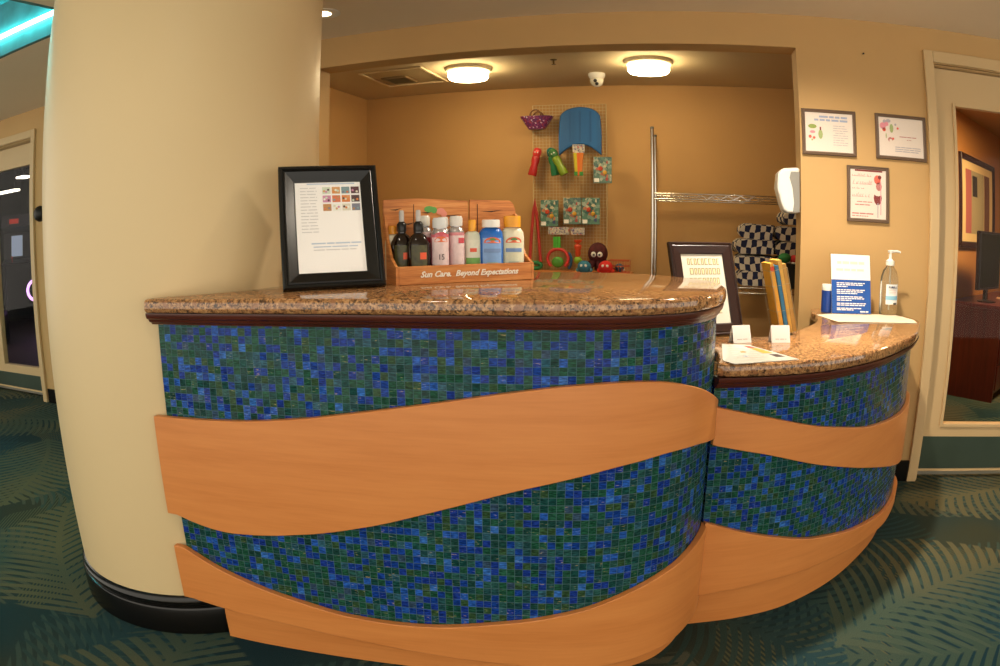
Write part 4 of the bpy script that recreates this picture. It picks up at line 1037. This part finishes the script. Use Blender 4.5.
def plushball(loc, r, label, c, belly):
    t = thing('plush_ball', label, 'plush toy', loc, 0, 'small plush balls on the low table')
    q = MB(); q.ball((0, 0, r * .92), r, n=20, m=12, sz=.92); b = build('body', q, mat('plush_' + c, c, .8), t, smooth=60)
    for e in (-1, 1):
        build('eye', MB().ball((e * r * .3, -r * .88, r * 1.15), r * .2, sy=.5), WHITE, b, smooth=60)
        build('fin', MB().ball((e * r * .9, 0, r * .5), r * .3), mat('plush_' + belly, belly, .8), b, smooth=60)
plushball((-.560, 4.87, .876), .052, 'red round plush toy at the feet of the octopus', 'c4241e', 'd23a2a')
plushball((-.715, 4.89, .876), .050, 'teal round plush toy left of the octopus', '2d6f8a', '4f8fa6')
t = thing('toy_basket', 'orange wire basket at the right end of the low table', 'basket', (-.48, 5.04, .876))
q = MB()
for z in (.004, .05, .09): q.tube([(-.075, -.06, z), (.075, -.06, z), (.075, .06, z), (-.075, .06, z)], .004, 6, closed=True)
for k in range(7):
    x = -.075 + .025 * k
    for y in (-.06, .06): q.tube([(x, y, .004), (x, y, .09)], .002, 6)
build('wires', q, mat('orange_wire', 'b4552e', .4), t)
build('floor_plate', MB().box((-.073, -.058, .001), (.073, .058, .005)), mat('orange_wire'), t)
plushball((-.478, 5.03, .882), .034, 'small blue plush ball inside the orange wire basket', '3d5f7a', 'd8d0c4')

# chrome wire shelving
t = thing('wire_shelving', 'chrome wire shelving unit at the right of the back room', 'shelving', (.37, 4.93, 0))
X0, X1, Y0, Y1 = -.593, .60, -.225, .215
for x in (X0, X1):
    for y in (Y0, Y1):
        p = MB().tube([(x, y, .02), (x, y, 1.885)], .0125, 14); post = build('post', p, CHROME, t, smooth=50)
        build('end_cap', MB().lathe([(.013, 1.88), (.014, 1.885), (.012, 1.895), (0, 1.897)], 14, c=(x, y, 0)), mat('grey_cap', '4a4640', .4), post, smooth=50); build('foot', MB().lathe([(.016, 0), (.016, .014), (.008, .022)], 14, c=(x, y, 0)), mat('grey_cap'), post, smooth=50)
for zs in (.22, .79, 1.405):
    q = MB()
    for y in (Y0, Y1):
        q.tube([(X0, y, zs), (X1, y, zs)], .0045, 8); q.tube([(X0, y, zs + .036), (X1, y, zs + .036)], .0045, 8)
        n = 26; q.tube([(X0 + (X1 - X0) * k / n, y, zs + (.034 if k % 2 else .002)) for k in range(n + 1)], .003, 6)
    for x in (X0, X1):
        q.tube([(x, Y0, zs + .02), (x, Y1, zs + .02)], .0045, 8)
    n = 30
    for k in range(1, n): x = X0 + (X1 - X0) * k / n; q.tube([(x, Y0, zs + .038), (x, Y1, zs + .038)], .002, 6)
    build('shelf', q, CHROME, t, smooth=50)
# towels on the middle shelf
def towel_mb(L, W_, H_):
    """folded towel: a pad with a rounded fold on the -x side, uv in metres for the check pattern"""
    mb = MB(); sec = []; r = H_ / 2; nA = 10
    sec += [(L, 0), (r, 0)]
    sec += [(r - r * math.sin(PI * k / nA), r - r * math.cos(PI * k / nA)) for k in range(1, nA)]
    sec += [(r, H_), (L, H_)]
    s = [0]
    for a, b in zip(sec[:-1], sec[1:]): s.append(s[-1] + math.hypot(b[0] - a[0], b[1] - a[1]))
    rows = []
    ny = 6
    for (x, z) in sec: rows.append([mb.pt((x, -W_ / 2 + W_ * j / ny, z)) for j in range(ny + 1)])
    for i in range(len(sec) - 1):
        for j in range(ny):
            y0, y1 = W_ * j / ny, W_ * (j + 1) / ny
            mb.face([rows[i][j], rows[i][j + 1], rows[i + 1][j + 1], rows[i + 1][j]], 0, [(s[i], y0), (s[i], y1), (s[i + 1], y1), (s[i + 1], y0)])
    for j, fl in ((0, False), (ny, True)):
        idx = [rw[j] for rw in rows]; uv = [(p[0], p[1]) for p in sec]
        mb.face(idx[::-1] if fl else idx, 0, uv[::-1] if fl else uv)
    idx = [rows[-1][j] for j in range(ny + 1)] + [rows[0][j] for j in range(ny, -1, -1)]
    mb.face(idx, 0, [(0, 0)] * len(idx))
    return mb
def soft(mb, seed, amp=.010):
    rnd = random.Random(seed); ph = [rnd.uniform(0, 6.28) for _ in range(6)]
    mb.v = [(x + amp * math.sin(19 * z + 23 * y + ph[0]) + .5 * amp * math.sin(47 * y + ph[1]), y + amp * .5 * math.sin(21 * x + ph[2]),
             z + (amp * .45 * math.sin(17 * x + 13 * y + ph[3]) if z > .004 else 0)) for (x, y, z) in mb.v]
    return mb
nth = ['bottom', 'second from bottom', 'third from bottom', 'fourth from bottom', 'top']
k_ = 0
for st, X, n_t, offs in (('left stack', .352, 4, [.02, .0, -.004, .03]), ('right stack', .605, 5, [.03, .03, .02, .035, .07])):
    z = .832
    for k in range(n_t):
        hgt = .102 if st == 'left stack' else .100
        k_ += 1
        lb = '%s navy and white checked towel in the %s on the wire shelf' % ('topmost' if (st == 'left stack' and k == n_t - 1) else nth[k], st)
        L = (.262 if st == 'left stack' else .285) - offs[k]
        o = build('folded_towel', soft(towel_mb(L, .31, hgt), k_), CHECK, loc=(X + offs[k], 4.94, z), rot=(0, R([-1, 1.5, -1, 2, -2][k]), R([1, -2, 2, -1, 1][k])), smooth=60)
        tag(o, lb, 'towel', 'checked towels on the wire shelf')
        z += hgt + .006
t = thing('plush_turtle', 'green and red plush toy tucked in front of the checked towels', 'plush toy', (.705, 4.735, .86))
build('stand_box', MB().box((-.05, -.035, -.03), (.06, .035, .14)), mat('black_box', '1a1d1c', .6), t, bevel=.004)
q = MB(); q.ball((-.02, -.01, .175), .042, sx=1.1, sz=.8); build('shell', q, mat('plush_green', '2f7a40', .8), t, smooth=60)
q = MB(); q.ball((.045, -.012, .168), .030); build('head', q, mat('plush_redhead', 'b52a2a', .8), t, smooth=60)
q = MB(); q.ball((.045, -.022, .145), .022, sy=.7, sz=.5); build('muzzle', q, WHITE, t, smooth=60)

# ================================================================== NEON COVE (upper left)
neon = build('neon_tube', MB().tube([(-7.0, 2.135, 2.425), (-2.6, 2.135, 2.400)], .013, 10), mat('neon_cyan', 'dffbff', .3, emit='62f0ee', estr=20.0), smooth=50)
tag(neon, 'glowing cyan neon tube in the ceiling cove at upper left', 'neon tube')
neon2 = build('neon_tube', MB().tube([(-2.585, -2.0, 2.41), (-2.585, 2.05, 2.41)], .012, 10), mat('neon_cyan'), smooth=50)
tag(neon2, 'cyan neon tube along the cove side next to the column top', 'neon tube')

# ================================================================== OFFICE BEHIND THE RIGHT DOOR
u = Vector((.647, .763, 0)).normalized(); nrm = Vector((.763, -.647, 0)).normalized(); P0 = Vector((2.32, 5.477, 0))
def W(s, d, z): return tuple(P0 + u * s + nrm * d + Vector((0, 0, z)))
OFW = mat('office_wall_paint', 'b07c40', .7, noise=.03, nscale=3)
mb = MB(); mb.quad([W(-2.2, 0, 0), W(4.2, 0, 0), W(4.2, 0, CEIL), W(-2.2, 0, CEIL)]); mb.quad([W(-2.2, -.1, 0), W(-2.2, -.1, CEIL), W(4.2, -.1, CEIL), W(4.2, -.1, 0)])
mb.quad([W(-2.2, 0, CEIL), W(4.2, 0, CEIL), W(4.2, -.1, CEIL), W(-2.2, -.1, CEIL)]); mb.quad([W(-2.2, 0, 0), W(-2.2, -.1, 0), W(4.2, -.1, 0), W(4.2, 0, 0)])
mb.quad([W(-2.2, 0, 0), W(-2.2, 0, CEIL), W(-2.2, -.1, CEIL), W(-2.2, -.1, 0)]); mb.quad([W(4.2, 0, 0), W(4.2, -.1, 0), W(4.2, -.1, CEIL), W(4.2, 0, CEIL)])
struct('wall_office', mb, OFW, 'orange tan wall of the office behind the glass door', 'wall')
mb = MB().box((5.4, D + WT, 0), (5.5, 9, CEIL)); struct('wall_office_far', mb, OFW, 'far side wall of the office behind the glass door', 'wall')
mb = MB().box((1.6, D + WT, CEIL), (5.5, 9, CEIL + .1)); struct('ceiling_office', mb, mat('office_ceiling', 'b08850', .8), 'ceiling of the office behind the glass door', 'ceiling')
ang = math.atan2(u.y, u.x)
# framed landscape print
t = thing('framed_print', 'large dark framed print on the office wall seen through the glass door', 'picture', W(.605, .012, 1.17), (0, 0, ang))
w_, h_ = 1.21, .78
build('frame', frame_mb(w_, h_, .05, .03, .01, .01).__class__() if False else frame_mb(w_, h_, .05, .03, .01, .01), mat('dark_walnut', '2c140c', .35), t, (0, -.02, 0))
f = MB(); f.box((-w_ / 2 + .045, 0, .045), (w_ / 2 - .045, .004, h_ - .045), 0)
for (x0, x1, z0, z1, mi) in [(-.43, -.24, .12, .66, 1), (-.24, -.02, .12, .66, 2), (-.21, -.04, .44, .62, 3), (-.02, .20, .12, .66, 2), (.22, .42, .12, .66, 4), (.24, .38, .30, .52, 3)]:
    f.quad([(x0, -.001 - .0005 * mi, z0), (x1, -.001 - .0005 * mi, z0), (x1, -.001 - .0005 * mi, z1), (x0, -.001 - .0005 * mi, z1)], mi)
build('print', f, [mat('cream_mat', 'dcc48a', .6), pc('rose', 'a8605a'), pc('sage', 'a39a74'), pc('charcoal', '2f2c2a'), pc('umber', '6e4a34')], t)
# desk
t = thing('office_desk', 'dark red cherry desk behind the glass door', 'desk', W(-.186, 0, 0), (0, 0, ang))
build('top', MB().box((-.02, -.50, .72), (1.7, -.003, .752)), DESKW, t, bevel=.004)
build('end_panel', MB().box((0, -.47, 0), (.03, -.003, .72)), DESKW, t)
build('end_panel', MB().box((1.65, -.47, 0), (1.68, -.003, .72)), DESKW, t)
build('front_panel', MB().box((.03, -.46, .06), (.55, -.44, .72)), DESKW, t)
for k in range(3):
    d_ = build('drawer', MB().box((.05, -.476, .09 + k * .21), (.53, -.46, .28 + k * .21)), DESKW, t, bevel=.003); build('drawer_pull', MB().tube([(.23, -.476, .19 + k * .21), (.24, -.50, .19 + k * .21), (.34, -.50, .19 + k * .21), (.35, -.476, .19 + k * .21)], .005, 8), STEEL, d_)
t = thing('computer_monitor', 'black flat computer monitor on the office desk', 'monitor', W(.06, .27, .753), (0, 0, ang - R(6)))
build('screen_shell', MB().box((-.26, -.02, .10), (.26, .02, .56)), BLACK, t, bevel=.008)
build('screen', MB().box((-.24, -.0215, .12), (.24, -.0195, .54)), mat('dark_screen', '16170f', .5, spec=.2), t)
build('neck', MB().box((-.03, -.0, .01), (.03, .03, .12)), BLACK, t, bevel=.004)
build('foot', MB().lathe([(.11, 0), (.11, .008), (.04, .016), (0, .016)], 28, sx=1, sy=.75), BLACK, t, smooth=40)
t = thing('keyboard', 'pale keyboard beside the monitor on the office desk', 'keyboard', W(.68, .33, .753), (0, 0, ang))
build('case', MB().box((-.21, -.07, 0), (.21, .07, .016)), mat('beige_plastic', 'b79a70', .5), t, bevel=.004)
q = MB()
for r_ in range(5):
    for c_ in range(14): q.box((-.2 + c_ * .0285, -.062 + r_ * .025, .016), (-.2 + c_ * .0285 + .024, -.062 + r_ * .025 + .021, .022))
build('keys', q, mat('dark_keys', '3a2c20', .5), t)

# ================================================================== ARCADE BEHIND THE LEFT DOOR
DK = mat('arcade_dark_paint', '17100f', .7)
mb = MB().box((-12, 8.3, 0), (-2.8, 8.4, 2.9)); struct('wall_arcade', mb, DK, 'dark back wall of the arcade behind the left glass door', 'wall')
mb = MB().box((-12, D + WT, 0), (-11.9, 8.3, 2.9)); struct('wall_arcade_side', mb, DK, 'dark side wall of the arcade', 'wall')
mb = MB().box((-12, D + WT, 2.75), (-2.8, 8.4, 2.85)); struct('ceiling_arcade', mb, mat('arcade_ceiling', '3a2a24', .8, noise=.3, nscale=2), 'dark ceiling of the arcade', 'ceiling')
mb = MB().box((-2.8, D + WT, 0), (-2.74, 8.4, 2.9)); struct('wall_arcade_inner', mb, DK, 'dark inner side wall of the arcade', 'wall')
mb = MB().box((-11.9, D + WT, .0005), (-2.8, 8.3, .004)); struct('floor_arcade', mb, mat('arcade_carpet', '2a1620', .55, noise=.3, nscale=9), 'dark purple floor of the arcade', 'floor')
EM = lambda n, c, s: mat('glow_' + n, c, .4, emit=c, estr=s)
o = build('strip_light', MB().box((-.45, -.06, -.03), (.45, .06, 0)), EM('stripwhite', 'fff4e0', 2.2), loc=(-9.75, 6.4, 2.10)); build('hanger', MB().box((-.40, -.01, 0), (-.38, .01, .65)), BLACK, o); build('hanger', MB().box((.38, -.01, 0), (.40, .01, .65)), BLACK, o); tag(o, 'long white strip light hanging in the dark arcade', 'strip light')
o = build('strip_light', MB().box((-.12, -.1, -.03), (.12, .1, 0)), EM('stripwhite', 'fff4e0', 2.2), loc=(-9.88, 6.95, 2.36)); build('hanger', MB().box((-.02, -.02, 0), (.02, .02, .42)), BLACK, o); tag(o, 'short bright ceiling lamp near the glass door corner in the arcade', 'strip light')
def cabinet(loc, rz, label, c, em):
    t = thing('arcade_machine', label, 'arcade machine', loc, rz, 'arcade machines beyond the left door')
    build('cabinet', MB().prism([(-.4, 0), (.4, 0), (.4, 1.75), (-.15, 1.75), (-.25, 1.55), (-.05, 1.45), (-.10, 1.0), (-.38, .92), (-.4, .8)], -.32, .32, axis='x'), mat('cabinet_' + c, c, .4), t, bevel=.006)
    build('screen', MB().quad([(-.17, -.110, 1.05), (.05, -.110, 1.05), (.05, -.068, 1.40), (-.17, -.068, 1.40)]), EM('screen' + em[0], em[0], em[1]), t)
    build('marquee', MB().box((-.15, -.262, 1.60), (.02, -.2, 1.68)), EM('marq' + em[2], em[2], em[3]), t)
    q = MB().box((-.28, -.36, .935), (.28, -.12, .955)); cp = build('control_panel', q, mat('panel_dark', '221a24', .4), t)
    q = MB(); q.tube([(-.12, -.25, .955), (-.12, -.25, 1.03)], .008, 8); q.ball((-.12, -.25, 1.04), .02); build('joystick', q, mat('joy_red', 'a02020', .3), cp)
    return t
cabinet((-10.35, 7.2, .004), R(40), 'arcade machine with a white lit screen in the dark arcade', '1a1420', ('b8c8e0', .12, 'd03a2a', .06))
cabinet((-9.75, 5.9, .004), R(70), 'arcade machine with a blue lit screen nearer the glass door', '14101a', ('3a6ad0', .10, '7a3ad0', .06))
o = build('ring_light', MB().tube([(0 + 0.15 * math.cos(a), .0, 0.15 * math.sin(a)) for a in [2 * PI * k / 40 for k in range(40)]], .022, 8, closed=True), EM('ring', 'e8a8ff', .9), loc=(-8.46, 6.15, .58), rot=(0, 0, R(50)), smooth=50)
build('stand', MB().box((-.04, -.04, -.576), (.04, .04, -.16)), BLACK, o)
tag(o, 'glowing pink ring light of a game low in the arcade', 'ring light')
t = thing('racing_seat_game', 'dark game seat with a red lamp in the arcade', 'arcade game', (-8.1, 5.0, .004), R(50))
build('seat', MB().box((-.25, -.25, 0), (.25, .25, .42)), mat('seat_dark', '140c14', .5), t, bevel=.05); build('backrest', MB().box((-.25, .2, .42), (.25, .32, 1.0)), mat('seat_dark'), t, bevel=.05)
build('red_lamp', MB().box((-.08, -.27, .42), (.04, -.22, .62)), EM('redlamp', 'ff3a20', .5), t)
o = build('prize_box', MB().box((-.28, -.28, 0), (.28, .28, .62)), mat('orange_prize_box', '6a3a26', .5, noise=.3, nscale=5), loc=(-9.25, 5.2, .004), rot=(0, 0, R(30)), bevel=.01); tag(o, 'brown box with a violet lit top low in the arcade', 'box')
build('lit_top', MB().box((-.22, -.22, .62), (.22, .22, .66)), EM('violet', '9a3aff', .25), o)
